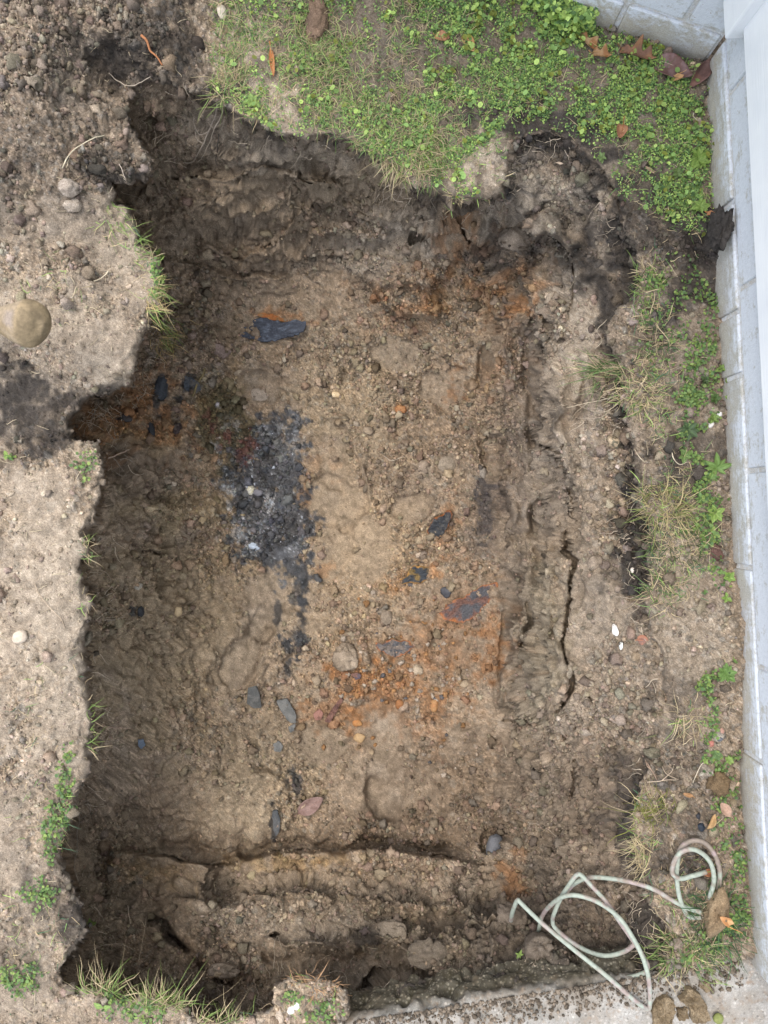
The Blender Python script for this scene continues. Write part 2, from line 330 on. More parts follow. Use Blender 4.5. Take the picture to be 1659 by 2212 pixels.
crack([(700,1838),(640,1838),(560,1845),(480,1868),(430,1867)], 5.0, .05); crack([(1052,1868),(990,1860),(930,1850)], 4.0, .04); crack([(400,1862),(350,1846),(290,1842)], 4.0, .04)
step_line([(385,380),(470,390),(560,372),(650,385),(760,420)], .05, 44, -1); step_line([(420,520),(520,560),(600,520),(680,430)], .05, 40, -1)
step_line([(300,560),(420,570),(520,600),(640,590)], .035, 34, -1); step_line([(1120,500),(1180,500),(1235,560),(1240,610)], .07, 44, 1)
step_line([(780,1340),(782,1390),(790,1440)], .02, 24, 1); step_line([(860,1580),(885,1640),(880,1700),(865,1760)], .016, 20, 1); step_line([(900,1660),(980,1590),(1050,1560)], .018, 24, -1)
step_line([(760,2135),(830,2105),(900,2120),(960,2085)], .06, 34, -1); step_line([(325,1970),(380,2010),(430,2080),(480,2130)], .06, 34, 1); step_line([(700,1985),(780,2010),(850,2040),(900,2085)], .04, 34, 1); step_line([(960,1900),(1010,1960),(1050,2010),(1060,2060)], .05, 34, 1); step_line([(560,2020),(620,2040),(700,2030),(760,2060)], .04, 30, -1)
crack([(1204,1130),(1209,1186),(1239,1211),(1229,1261),(1226,1306),(1221,1356),(1214,1386),(1224,1416),(1234,1446),(1236,1476),(1224,1511),(1200,1545)], 5.0, .09)
crack([(1236,560),(1232,620),(1226,700)], 2.4, .03); crack([(1150,860),(1165,930),(1196,985),(1206,1030),(1210,1130)], 3.0, .04); crack([(1205,985),(1212,960),(1208,1000)], 3, .04)
crack([(1215,1570),(1232,1620),(1236,1680),(1228,1740)], 3.4, .04); crack([(1262,1490),(1285,1530),(1270,1580)], 2.4, .03)
crack([(370,388),(400,392),(420,388)], 4, .05); crack([(640,384),(660,400),(672,404)], 4, .05); crack([(880,520),(900,522),(912,530)], 7, .08)
crack([(365,2015),(385,2022),(400,2050)], 4, .06); crack([(585,2030),(600,2018)], 5, .06); crack([(760,2130),(800,2098),(840,2092)], 6, .07); crack([(450,2105),(480,2120),(510,2122)], 6, .06)
crack([(985,475),(1000,505),(1020,530)], 6, .05); crack([(1180,505),(1205,520),(1240,560)], 6, .06); crack([(1085,1310),(1080,1400),(1075,1480)], 4, .03); crack([(340,1190),(352,1195),(300,1185)], 4, .04)
crack([(1160,1560),(1110,1562),(1080,1558)], 4, .04); crack([(575,2175),(600,2160)], 3, .04)
def ridge(pts, h, w):
    p = np.asarray(pts, float); m = (PX > p[:, 0].min() - 3 * w) & (PX < p[:, 0].max() + 3 * w) & (PY > p[:, 1].min() - 3 * w) & (PY < p[:, 1].max() + 3 * w)
    s, d, run = line_sd(pts, PX[m] + wob1[m] * 15 + wob3[m] * 6, PY[m] + wob2[m] * 12 + wob4[m] * 4); ww = w * (1 + .4 * vnoise(PP[m], 70, 35))
    Zin[m] += h * np.exp(-(d / ww) ** 2) * sstep(0, .15, run) * sstep(1, .85, run) * np.clip(.65 + 1.1 * vnoise(PP[m], 62, 36) + .4 * vnoise(PP[m], 24, 37), 0, 1.5)
ridge(ridge0, -.06, 15); mound(420, 1935, 80, 40, 5, .04); mound(640, 1930, 95, 42, 0, .045); mound(850, 1940, 85, 40, 5, .045); ridge([(1074,640),(1080,800),(1068,1000),(1083,1150),(1076,1310),(1080,1400),(1066,1480),(1072,1560)], -.028, 13)
step_line([(1086,640),(1093,800),(1081,960)], .05, 46, 1); step_line([(1070,1010),(1096,1150),(1100,1260)], .045, 46, 1); step_line([(1085,1300),(1093,1400),(1079,1480),(1086,1560)], .05, 46, 1)
ridge([(1222,590),(1206,720),(1198,850),(1214,960),(1224,1080),(1216,1130)], .045, 20); ridge([(1190,1120),(1196,1250),(1182,1400),(1170,1520)], .045, 24)
ridge([(1152,600),(1142,800),(1152,950),(1168,1080),(1148,1250),(1128,1400),(1120,1500)], -.070, 12); ridge([(1088,620),(1078,800),(1084,950),(1102,1100),(1096,1250)], .035, 20); ridge([(1040,690),(1038,880),(1060,1080),(1052,1240)], -.040, 12); ridge([(1180,640),(1172,760),(1176,860)], -.045, 9); ridge([(1192,1180),(1205,1260),(1190,1340),(1196,1400)], -.035, 8)
ridge([(1262,560),(1252,760),(1262,940)], -.02, 14); ridge([(1120,500),(1180,470),(1240,540)], .05, 24); ridge([(420,440),(520,470),(640,450)], .04, 24); ridge([(460,560),(600,540),(740,500),(840,520)], .04, 22); ridge([(560,350),(680,370),(800,420)], -.03, 20)
ridge([(340,1950),(480,1960),(640,1945),(820,1960),(1000,1940)], .035, 34); ridge([(310,1955),(390,2030),(470,2110)], -.05, 12); ridge([(640,2020),(760,2030),(880,2010)], .04, 26); ridge([(560,2060),(700,2080),(800,2075)], -.05, 14); ridge([(840,2075),(900,2100),(980,2090)], -.05, 12); ridge([(975,1960),(1010,2030),(1050,2080)], -.04, 12)
ridge([(380,1120),(480,1105),(560,1150)], .02, 16); ridge([(300,1260),(360,1300),(450,1290)], .018, 20); ridge([(880,1560),(960,1600),(1040,1570)], .02, 16); ridge([(440,1640),(520,1660),(600,1650)], -.02, 12)
# the pocket beside the grey stone at the right end of the bottom wall
r = ell(1062, 1815, 26, 32, 20, .2, 20); Zin -= .07 * sstep(1.1, .8, r)
for a_ in ((1130,1000,40,160,0,.6),(1280,700,60,200,8,.4),(1260,1100,60,300,0,.55),(1300,1450,110,260,0,.7),(1200,430,90,90,0,.6),(600,420,220,110,0,.75),(560,340,120,50,0,.7),(700,1960,420,90,0,.8),(1170,1760,90,140,0,.8),(420,420,80,90,0,.75),(680,1290,50,60,0,.6)):
    smooth_area(*a_)
# lips
conc_line = lambda x: 2206 - (x - 740) * .1560
lip = np.exp(-np.maximum(sdr, 0) / (9.0 + 6 * wob1)) * (.034 + .020 * wob3)
soft_rim = np.maximum(sstep(1.2, .8, ell(1430, 1560, 110, 300, 0, .1)), sstep(1.2, .8, ell(1220, 330, 130, 90, 0, .1)))
lip = lip * (1 - soft_rim) * (1 - sstep(-20, 20, PY - conc_line(PX)) * (PX > 735))
Zo = Zout - lip
t_in = sstep(3.0, -5.0 - 3 * wob3, sdr)
# concrete path covers the bottom right: bed it
bed = sstep(-8, 12, PY - conc_line(PX)) * sstep(735, 760, PX)
Zo = Zo * (1 - bed) - .09 * bed
# earth banked against the house wall
Zo = Zo + .10 * np.exp(-(((PX - 1552) / 24) ** 2 + ((PY - 495) / 34) ** 2)) - .03 * np.exp(-(((PX - 1500) / 30) ** 2 + ((PY - 560) / 60) ** 2)) * (sdr > 0)
Zo = Zo + .02 * np.exp(-(((PX - 1580) / 40) ** 2 + ((PY - 1370) / 90) ** 2))
ZB = Zo * (1 - t_in) + Zin * t_in
POS = unproj(PX, PY, ZB)

def grid_normals(pos):
    p = pos.reshape(NR, NC, 3); du = np.gradient(p, axis=1); dv = np.gradient(p, axis=0)
    n = np.cross(dv, du).reshape(-1, 3); n /= np.linalg.norm(n, axis=1, keepdims=True) + 1e-12
    return n
def box_blur(a, r, passes=2):
    for _ in range(passes):
        for ax in (0, 1):
            p = np.concatenate([np.repeat(a.take([0], ax), r + 1, ax), a, np.repeat(a.take([-1], ax), r, ax)], ax); c_ = np.cumsum(p, ax); n_ = a.shape[ax]
            a = (c_.take(range(2 * r + 1, 2 * r + 1 + n_), ax) - c_.take(range(0, n_), ax)) / (2 * r + 1)
    return a
NRM = grid_normals(POS); SHARP = NRM.copy()
NRM = box_blur(NRM.reshape(NR, NC, 3), 6).reshape(-1, 3); NRM /= np.linalg.norm(NRM, axis=1, keepdims=True) + 1e-9
calm = sstep(.45, .9, (NRM * SHARP).sum(1))                   # hold the relief back on abrupt steps so that it never folds
calm = np.clip(box_blur(calm.reshape(NR, NC), 2, 1).ravel(), .15, 1)
core = inframe > 0.02
pc = POS[core].astype(np.float32)
inside = t_in > .5
# crumbliness outside
lawn_poly = [(440,-60),(1300,-60),(1280,60),(1500,150),(1560,470),(1500,520),(1330,420),(1290,350),(1180,275),(1100,300),(1100,425),(980,460),(830,350),(660,300),(560,275),(470,200),(480,80)]
dl, il = poly_sd(lawn_poly, wx, wy); lawn_m = sstep(12, -12, np.where(il, -dl, dl))
CR = np.where(inside, CR, (1.0 - .6 * lawn_m) * np.where((PX < 420) & (PY > 420), np.clip(.55 + .7 * fbm(PP, 70, 3, 944), .2, 1), 1))
for (x, y, rx, ry, ang, c) in ((300,560,70,120,0,.35),(240,760,80,70,0,.3),(110,1400,110,300,0,.45),(195,1600,20,160,0,.2),(100,560,60,60,0,.9),(130,1250,60,160,0,.4),(1480,1000,90,600,0,.5)):
    q = sstep(1.2, .7, ell(x, y, rx, ry, ang, .3, 40, 3)); CR = CR * (1 - (1 - c) * q * (~inside))
CR = CR * np.where(inside, np.clip(.80 + .75 * fbm(PP, 130, 3, 43 + 900), .35, 1), 1)
crc = CR[core].astype(np.float32)
pw_ = (pc + .0045 * np.stack([vnoise(pc, .011, 501), vnoise(pc, .011, 502), vnoise(pc, .011, 503)], 1) + .0022 * np.stack([vnoise(pc, .0045, 504), vnoise(pc, .0045, 505), vnoise(pc, .0045, 506)], 1)).astype(np.float32)
pc_n = np.clip(vnoise(pc, .06, 77) * .9 + .55, 0, 1)
b1, id1 = crumbs(pw_, .030, 101, .22); b2, id2 = crumbs(pw_, .016, 202, .5); b3, id3 = crumbs(pw_, .0095, 303, .8)
disp = fbm(pc, .12, 3, 5) * (.010 + .010 * t_in[core]) + fbm(pc, .035, 3, 6) * .0085 * (.45 + .55 * crc)
bil = (np.abs(fbm(pc, .075, 3, 620)) * 2.2 - .6) * .009 * (.35 + .65 * t_in[core]) + (np.abs(vnoise(pc, .030, 621)) * 2 - .9) * .0050 * (.3 + .7 * crc)
disp = disp + bil * (.35 + .65 * crc)
crev = -(1 - np.abs(vnoise(pc, .022, 610))) ** 9 * .007 * np.clip(.3 + vnoise(pc, .07, 611), 0, 1) - (1 - np.abs(vnoise(pw_, .011, 612))) ** 7 * .0035 * crc
wallish = np.clip(1 - np.abs(NRM[core][:, 2]), 0, 1)
strat = fbm(pc * np.array([1, 1, 1.5], np.float32), .06, 4, 8, .6) * .020 * wallish
q_t = fbm(pc * np.array([1, 1, 1.7], np.float32), .17, 4, 71, .55) * 3.2; n_t0 = np.floor(q_t); terr = n_t0 + sstep(.70, 1.0, q_t - n_t0) - q_t * .55
wm = sstep(.22, .5, wallish); terr_d = terr * (.003 * t_in[core] + .026 * wm * t_in[core])
scr = fbm(pc * np.array([1, 1, .5], np.float32), .022, 3, 74) * .0025 * wm
ridg = (1 - np.abs(fbm(pc, .08, 3, 15))) ** 4 * -.008 * sstep(.25, .6, wallish)
crc = crc * (1 - .82 * wm)
disp = disp - (fbm(pc, .035, 3, 6) * .0085 * .45 + bil * .5) * .6 * wm
disp = disp + strat * .7 + ridg * 1.6 + terr_d + scr + crev + (b1 * 1.1 * pc_n + np.maximum(b2 * 1.6, b3 * 1.6) * (.45 + .55 * pc_n)) * crc
disp = disp + rng.normal(0, .0007, len(disp)) * (.35 + .65 * crc)
disp = disp * inframe[core] * calm[core]
POS2 = POS.copy(); POS2[core] += NRM[core] * disp[:, None]

# ------------------------------------------------------------------ soil colours (dry, moist, stained)
TAN = np.array([.245, .192, .142]); PALE = np.array([.41, .345, .275]); BLACK = np.array([.045, .039, .035]); GREY = np.array([.31, .268, .222])
BROWN = np.array([.140, .105, .076]); RUST = np.array([.25, .115, .042]); YEL = np.array([.34, .25, .145]); TAR = np.array([.028, .030, .034]); OLIVE = np.array([.12, .10, .055]); DRYL = np.array([.345, .285, .225])
C = np.tile(TAN, (NP_, 1)); WET = np.zeros(NP_)
def put(m, c):
    k = np.nonzero(m > 0)[0]; mm = m[k][:, None]
    C[k] = C[k] * (1 - mm) + np.asarray(c)[None] * mm
n_big = fbm(PP, 120, 4, 41); n_mid = fbm(PP, 34, 3, 42); n_sm = fbm(PP, 12, 3, 43)
put(np.clip(.3 + n_big * .8, 0, 1) * .35, BROWN)
put(np.clip(n_mid * 1.2, 0, 1) * .35, GREY)
def blob(x, y, rx, ry, ang, c, s=1.0, edge=.35, wob=.4, ss=34, seed=51, wet=0):
    global WET
    m = sstep(1 + edge, 1 - edge, ell(x, y, rx, ry, ang, wob, ss, seed)) * s; put(m, c)
    if wet: WET = np.maximum(WET, m * wet)
# walls
blob(640, 400, 330, 130, 5, np.array([.20,.158,.115]), .8); blob(760, 380, 200, 50, 8, np.array([.25,.20,.145]), .7); blob(600, 350, 120, 40, 0, GREY, .5); blob(440, 300, 70, 60, 30, GREY, .5)
blob(480, 540, 200, 70, 0, BROWN, .3); blob(420, 640, 120, 90, 0, BROWN, .25); blob(830, 540, 120, 60, 10, GREY, .55); blob(880, 490, 90, 30, 15, PALE, .4)
blob(1180, 450, 130, 100, 20, GREY, .8); blob(1230, 400, 80, 45, 20, PALE, .35); blob(1290, 520, 70, 60, 0, np.array([.30,.25,.20]), .6)
blob(1240, 720, 45, 200, 3, PALE, .75); blob(1215, 640, 50, 110, 0, GREY, .7); blob(1290, 700, 35, 70, 20, PALE, .6); blob(1260, 1000, 70, 130, 0, np.array([.27,.225,.18]), .8)
blob(1160, 900, 60, 260, 0, np.array([.24,.20,.16]), .7); blob(1280, 1250, 90, 200, 0, np.array([.235,.19,.145]), .8); blob(1330, 1450, 160, 200, 0, np.array([.24,.20,.16]), .8)
blob(1160, 1400, 60, 180, 5, np.array([.225,.19,.14]), .8); blob(1110, 950, 42, 340, 0, np.array([.15,.12,.097]), .6); blob(1120, 1380, 36, 200, 0, np.array([.16,.13,.10]), .5); blob(1208, 960, 14, 45, -8, PALE, .8); blob(1150, 1750, 130, 130, 0, np.array([.16,.13,.10]), .8); blob(1320, 1700, 110, 120, 0, BROWN, .7)
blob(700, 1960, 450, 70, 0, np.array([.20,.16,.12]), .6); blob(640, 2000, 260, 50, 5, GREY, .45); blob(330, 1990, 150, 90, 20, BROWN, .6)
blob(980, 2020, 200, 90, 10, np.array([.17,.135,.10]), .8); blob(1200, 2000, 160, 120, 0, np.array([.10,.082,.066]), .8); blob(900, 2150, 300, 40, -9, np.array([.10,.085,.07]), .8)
# floor
blob(700, 1150, 120, 260, 0, np.array([.29,.225,.158]), .65); blob(830, 1180, 110, 110, 0, np.array([.32,.245,.168]), .6); blob(850, 800, 200, 120, 0, np.array([.27,.22,.165]), .6); blob(760, 880, 120, 90, 0, np.array([.27,.215,.15]), .5)
blob(360, 1380, 190, 230, 0, np.array([.235,.182,.120]), .7); blob(560, 1380, 60, 150, 25, np.array([.25,.20,.15]), .7); blob(540, 1720, 140, 90, -15, np.array([.29,.235,.17]), .75); blob(420, 1100, 150, 40, 0, np.array([.27,.21,.13]), .6)
blob(250, 1760, 120, 130, 0, BROWN, .4); blob(300, 950, 120, 80, 0, BROWN, .45); blob(560, 1620, 200, 90, 0, np.array([.185,.148,.105]), .5); blob(1000, 1690, 120, 110, 0, BROWN, .55); blob(900, 1790, 200, 60, 0, BROWN, .6)
blob(1000, 880, 120, 120, 0, np.array([.24,.185,.135]), .5); blob(350, 950, 50, 30, 0, YEL, .35); blob(680, 1560, 70, 60, 0, np.array([.24,.19,.14]), .5)
blob(370, 430, 110, 150, 0, np.array([.27,.215,.16]), .7); blob(230, 1880, 110, 160, 0, np.array([.25,.20,.145]), .6); blob(270, 920, 70, 40, 0, np.array([.25,.17,.10]), .4)  # first two: soil painted lighter in the left corners to lift their shade
# rust and yellow stains
for (x, y, rx, ry, an, s) in ((1010,560,60,45,0,.42),(990,510,30,35,0,.5),(1060,620,70,60,0,.28),(1130,580,40,60,0,.4),(960,620,120,35,8,.35),(985,840,16,30,0,.8),(870,700,60,22,0,.35),(1090,700,30,80,0,.25),
    (900,1380,140,40,-20,.35),(860,1500,130,60,0,.55),(960,1420,110,50,0,.4),(1060,1400,30,60,0,.75),(790,1470,70,36,20,.7),(770,1560,26,34,0,.7),(715,1530,50,40,-40,.5),(930,1560,30,60,0,.35),(950,1310,90,35,-20,.3),
    (900,1245,60,18,-25,.6),(955,1160,14,60,15,.6),(680,1000,60,24,0,.4),(655,1080,14,34,0,.7),(300,905,110,55,0,.6),(240,910,40,30,0,.6),(360,905,60,40,0,.45),(330,830,50,30,0,.4),(490,985,40,16,0,.3),(700,1230,14,10,0,.7),
    (900,660,50,12,5,.5),(620,680,60,8,6,.8),(860,885,20,14,0,.7),(810,650,14,10,0,.7),(1100,1890,26,34,0,.85),(1060,820,20,40,0,.3),(1110,650,16,30,0,.5),(1150,470,10,30,0,.3),(100,520,30,60,0,.35),(80,1350,70,60,0,.18),(60,1290,60,50,0,.15),(120,490,30,20,0,.3)):
    blob(x, y, rx, ry, an, RUST, s * (.7 if y > 1350 else .62), .7, .8 if y > 1350 else 1.2, 18)
for (x, y, rx, ry, an, s) in ((620,1868,80,16,4,.7),(330,1885,60,18,10,.5),(700,1855,60,10,2,.6),(1150,1180,30,30,0,.2),(480,860,26,60,40,.5),(1000,640,90,40,0,.3),(470,1000,40,20,0,.4),(270,945,50,20,0,.3)):
    blob(x, y, rx, ry, an, np.array([.25,.165,.07]), s * .65, .7, 1.0, 20)
blob(900, 2040, 90, 50, 0, np.array([.15,.12,.09]), .6); blob(780, 2030, 30, 24, 0, BLACK, .8); blob(520, 1975, 90, 30, 0, GREY, .35)
# olive smear and black tarry patch
T3 = lambda zx, zy: (427.9 + .2108 * zx, 822.8 + .2108 * zy)
TARP = [T3(*q) for q in ((650,440),(800,400),(1000,420),(1070,700),(1050,900),(1040,1150),(1130,1450),(1140,1700),(1100,1950),(1000,2050),(900,2000),(700,1850),(520,1750),(420,1600),(370,1480),(430,1350),(420,1200),(380,1100),(300,1000),(380,850),(550,750),(620,600))]
blob(490, 930, 70, 70, 20, OLIVE, .75, .4, .5); blob(450, 870, 40, 40, 0, OLIVE, .6); blob(510, 990, 30, 50, 10, np.array([.07,.065,.045]), .8, .4, .6)
dt, it = poly_sd(TARP, wx, wy); sdt = np.where(it, -dt, dt)
n_t = fbm(PP, 16, 3, 61)
mt = sstep(20, -8, sdt - 8 + n_t * 32 + fbm(PP, 7, 2, 62) * 12) * .92; tcol = np.array([.050, .055, .065])[None] * (1 + 1.3 * np.clip(n_mid + .1, 0, 1)[:, None])
C = C * (1 - mt[:, None]) + tcol * mt[:, None]
put(mt * sstep(.30, .75, n_sm + .35 * n_mid) * .6, np.array([.105, .105, .11])); put(mt * sstep(.55, .8, vnoise(PP, 22, 66) * .6 + n_sm * .6) * .8, np.array([.19, .15, .105]))
for (x, y, rx, ry, s) in ((548,1180,13,10,.9),(520,1150,20,12,.6),(541,1060,7,9,.9),(580,1085,7,18,.8),(490,1055,16,8,.8),(497,1095,5,10,.9),(620,960,26,20,.3),(462,965,9,10,.8),(475,1000,6,6,.7),(468,876,5,4,.9),(585,925,26,8,.5),(505,920,14,12,.5)):
    blob(x, y, rx, ry, 0, np.array([.42, .43, .45]), s * .65, .7, 1.4, 7, 71)
for (x, y, rx, ry, s) in ((452,912,11,20,.8),(488,940,15,12,.9),(538,968,14,20,.8),(520,985,10,14,.5),(474,965,5,6,.6)):
    blob(x, y, rx, ry, 0, np.array([.155, .058, .052]), s * .75, .6, 1.1, 9, 72)
WET = np.maximum(WET, mt * .55 * np.clip(n_sm * 1.2 + .5, 0, 1)); WET = np.maximum(WET, .35 * sstep(1.2, .8, ell(485, 940, 70, 80)))
for (x, y, rx, ry) in ((646,1270,16,40),(652,1340,12,30),(640,1380,22,26),(625,1400,14,20),(622,1440,8,20),(655,1310,8,30),(600,1330,8,24)):
    blob(x, y, rx, ry, 0, TAR * 1.5, .8, .4, .9, 14, 73)
for (x, y, rx, ry) in ((346,842,15,34),(408,833,14,22),(384,863,9,9),(270,902,13,12),(326,928,8,18),(383,925,9,14),(303,1318,9,10),(590,1780,8,40),(1050,1100,20,60),(1040,1060,14,30),(640,1690,16,24),(1085,420,16,8)):
    blob(x, y, rx, ry, 0, TAR * 1.3, .85, .3, .6, 14, 74, .45)
blob(1045, 1110, 40, 90, 5, np.array([.09,.07,.06]), .5)
# topsoil: black humus band under the turf, over the upper part of the cut
C_out = np.tile(DRYL, (NP_, 1)).astype(float)
depth_in = -ZB
band = sstep(.17, .07, depth_in + n_mid * .05 + n_sm * .02) * inside
soft = np.zeros(NP_)
for q in ((320,260,70,90),(250,170,60,60),(400,330,90,110),(330,420,80,120),(200,2050,120,120),(1250,1450,330,260),(1200,420,150,120),(1260,740,80,180),(1270,1050,100,200)): soft = np.maximum(soft, sstep(1.2, .8, ell(*q, 0, .3, 60, 81)))
put(band * (1 - .92 * soft) * .9, BLACK * 1.3)
for (x, y, rx, ry, an, s) in ((1250,470,70,40,30,.45),(1390,1120,36,190,0,.75),(1330,560,50,50,0,.6),(1270,560,40,60,0,.5),(1130,400,26,50,0,.4),(1090,545,60,55,0,.75),(1180,530,70,40,20,.5),(1180,290,90,34,10,.95),(1300,370,50,60,40,.9),(1350,470,36,60,20,.9),(1220,330,50,40,0,.8),(1330,640,44,50,-30,.75),(1280,610,40,50,0,.6),(1320,700,30,60,-20,.9),(1350,560,24,40,0,.8),(1340,900,20,60,0,.8),
     (1375,1000,22,110,0,.85),(1375,1190,36,90,0,.95),(1340,1240,50,40,0,.7),(1360,900,30,40,0,.8),(1470,1490,70,50,-10,.65),(1420,1640,80,60,0,.5),(1380,1720,70,60,0,.65),(1360,1800,50,40,0,.55),(1160,430,14,40,0,.5),(1210,560,20,60,0,.3),(1050,410,60,40,0,.5),(980,440,60,30,0,.7)):
    blob(x, y, rx, ry, an, BLACK, s * .9, .45, .7, 26, 82)
C_in = C.copy()
# ground outside the pit
C = C_out
put(np.clip(n_big * .9 + .1, 0, 1) * .5, np.array([.30, .25, .20])); put(np.clip(n_mid, 0, 1) * .45, PALE * 1.05); put(np.clip(-n_mid - .1, 0, 1) * .5, np.array([.21, .175, .14]))
put(sstep(500, 760, PX) * .75, np.array([.20, .165, .13]))
blob(130, 170, 240, 270, 0, np.array([.20, .168, .14]), .62, .5, .5, 60, 90); blob(90, 905, 130, 62, 0, BLACK * 1.6, .7, .5, .8, 28, 89)
put(lawn_m * .6, np.array([.17, .14, .11]))
for (x, y, rx, ry, an, s) in ((330,80,120,70,10,.75),(420,150,110,60,0,.5),(300,170,90,50,20,.7),(60,880,80,80,0,.85),(30,840,60,60,0,.9),(190,860,60,20,0,.6),(110,960,50,25,0,.8),(230,350,70,40,20,.6),(270,385,70,26,10,.75),(120,1960,90,60,10,.6),(160,2000,40,50,0,.6),(30,2060,60,40,0,.3),
     (60,300,60,90,0,.3),(20,420,40,60,0,.35),(1180,265,120,40,10,.9),(1060,255,60,20,0,.6),(1280,320,60,50,0,.8),(1400,480,100,110,-30,.8),(1500,560,60,110,0,.85),(1552,490,40,50,0,.95),(1460,640,60,60,0,.5),(1480,960,70,60,0,.6),(1470,1020,60,50,0,.6),(1510,1080,50,40,0,.5),(1400,760,60,120,0,.4),
     (1400,1100,30,100,0,.5),(1420,1260,40,60,0,.5),(1470,1480,80,50,0,.5),(1440,1640,90,60,0,.45),(1440,1850,60,60,0,.6),(1500,1760,50,60,0,.5),(1490,1900,50,60,0,.5),(1540,1170,24,50,0,.5),(450,240,60,50,0,.6),(700,150,40,20,0,.3),(480,200,40,40,0,.5)):
    blob(x, y, rx, ry, an, BLACK * 1.25, s, .5, .8, 28, 91)
for (x, y, rx, ry, an, s) in ((100,680,110,70,0,.5),(230,800,80,40,0,.7),(270,560,80,110,0,.35),(90,1150,100,120,0,.4),(100,1480,90,160,0,.45),(80,1300,90,140,0,.3),(200,960,40,30,0,.8),(330,340,20,20,0,.3),(610,230,40,50,0,.5),(1050,360,60,50,0,.7),(560,90,40,60,0,.4),(500,100,50,70,0,.4)):
    blob(x, y, rx, ry, an, PALE * 1.18, s, .5, .8, 28, 92)
for (x, y, rx, ry, an, s) in ((1540,1380,60,80,0,.6),(1480,1350,80,60,0,.5),(1560,1560,40,70,0,.5),(1430,1210,50,40,0,.3),(1410,620,40,60,0,.5),(1560,1740,30,120,0,.3)):
    blob(x, y, rx, ry, an, np.array([.27,.23,.185]), s, .5, .8, 28, 93)
put(sstep(11, 2, sdr + 5 * wob3 + 3 * wob5) * (sdr > -6) * .72 * (PX < 1320) * (bed < .5), np.array([.155, .125, .10]))
blob(200, 1650, 16, 120, 2, np.array([.16,.13,.105]), .7, .3, .3); blob(205, 1950, 40, 60, 0, BLACK * 1.6, .5)
put(1 - inframe, np.array([.075, .10, .035]))
m_in = sstep(1.5, -1.5, sdr)[:, None]
C = C * (1 - m_in) + C_in * m_in
WET = WET * m_in[:, 0]
# tint crumb by crumb
tint = np.ones(NP_); cid = np.where(b1 > 0.004, id1, np.where(b2 > b3, id2, id3))
tint[core] = 1 + (cid - .5) * .62 * crc * np.clip((b1 + b2 + b3) / .004, 0, 1)
gap = np.ones(NP_)
spk = np.exp(rng.normal(0, .24, NP_) * (.25 + .75 * np.clip(CR, 0, 1)) * (.35 + .65 * sstep(.15, .6, np.abs(SHARP[:, 2]))))
glint = (rng.random(NP_) < .22) * sstep(.25, .8, vnoise(PP, 14, 67) * .6 + n_sm * .4 + .45 * np.exp(-(((PX - 565) / 60) ** 2 + ((PY - 1130) / 60) ** 2))) * mt * (sdr < 0); C[:] = C * (1 - .75 * glint[:, None]) + np.array([.42, .44, .48]) * .75 * glint[:, None]  # glints of the dark patch painted into the colour as pale specks
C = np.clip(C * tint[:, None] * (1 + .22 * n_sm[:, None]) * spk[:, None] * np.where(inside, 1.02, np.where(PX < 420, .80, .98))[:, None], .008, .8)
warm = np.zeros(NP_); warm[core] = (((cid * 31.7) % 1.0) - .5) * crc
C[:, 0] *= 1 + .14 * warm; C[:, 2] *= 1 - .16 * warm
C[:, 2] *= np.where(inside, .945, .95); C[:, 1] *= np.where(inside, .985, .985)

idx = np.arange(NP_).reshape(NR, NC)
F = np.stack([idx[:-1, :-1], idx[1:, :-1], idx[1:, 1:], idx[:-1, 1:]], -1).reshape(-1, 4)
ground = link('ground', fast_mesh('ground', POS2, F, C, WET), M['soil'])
tag(ground, 'brown earth with a deep rectangular pit dug into the lawn', kind='structure')
NRM2 = grid_normals(POS2)

def gidx(px, py):
    px = np.asarray(px, float); py = np.asarray(py, float)
    ix = np.clip(np.searchsorted(gx1, px), 1, NC - 1); iy = np.clip(np.searchsorted(gy1, py), 1, NR - 1)
    ix = np.where(np.abs(gx1[ix - 1] - px) < np.abs(gx1[ix] - px), ix - 1, ix); iy = np.where(np.abs(gy1[iy - 1] - py) < np.abs(gy1[iy] - py), iy - 1, iy)
    return iy * NC + ix
def surf(px, py): return POS2[gidx(px, py)]
def surf_n(px, py, rad=14):
    i = gidx(np.array([px, px - rad, px + rad, px, px]), np.array([py, py, py, py - rad, py + rad])); n = NRM2[i].mean(0); return n / np.linalg.norm(n)
def surf_z(px, py, rad=8):
    i = gidx(np.array([px, px - rad, px + rad, px, px]), np.array([py, py, py, py - rad, py + rad])); return float(np.median(POS2[i][:, 2]))
# ------------------------------------------------------------------ materials for things
def make_attr_mat(name, rough=.85, nscale=300, lo=.75, hi=1.25, bump=.4, dist=.0012, spec=.3, transl=0.0):
    t = NT(name); v = geovec(t); a = t.n('ShaderNodeAttribute', attribute_name='Col').outputs['Color']
    n = t.noise(nscale, 4, .65, v); c = t.mix(1.0, a, t.ramp(n, .3, .7, (lo, lo, lo, 1), (hi, hi, hi, 1)), 'MULTIPLY')
    b = t.bsdf(c, rough, n, bump, dist, spec)
    if transl:
        tr = t.n('ShaderNodeBsdfTranslucent'); t.l(c, tr.inputs[0]); mx = t.n('ShaderNodeMixShader', Fac=transl)
        t.l(b.outputs[0], mx.inputs[1]); t.l(tr.outputs[0], mx.inputs[2]); t.l(mx.outputs[0], t.out.inputs[0])
    return t.m
M['stone'] = make_attr_mat('stone', .8, 260, .78, 1.22, .5, .0015)
M['metal_rust'] = make_attr_mat('rusty_metal', .62, 220, .5, 1.5, .8, .002, .3)
M['leaf_green'] = make_attr_mat('green_leaf', .55, 160, .85, 1.15, .15, .0005, .35, .33)
M['leaf_dry'] = make_attr_mat('dry_leaf', .7, 200, .8, 1.2, .3, .0006, .3, .12)
M['root'] = make_attr_mat('root', .85, 500, .7, 1.3, .4, .0005)
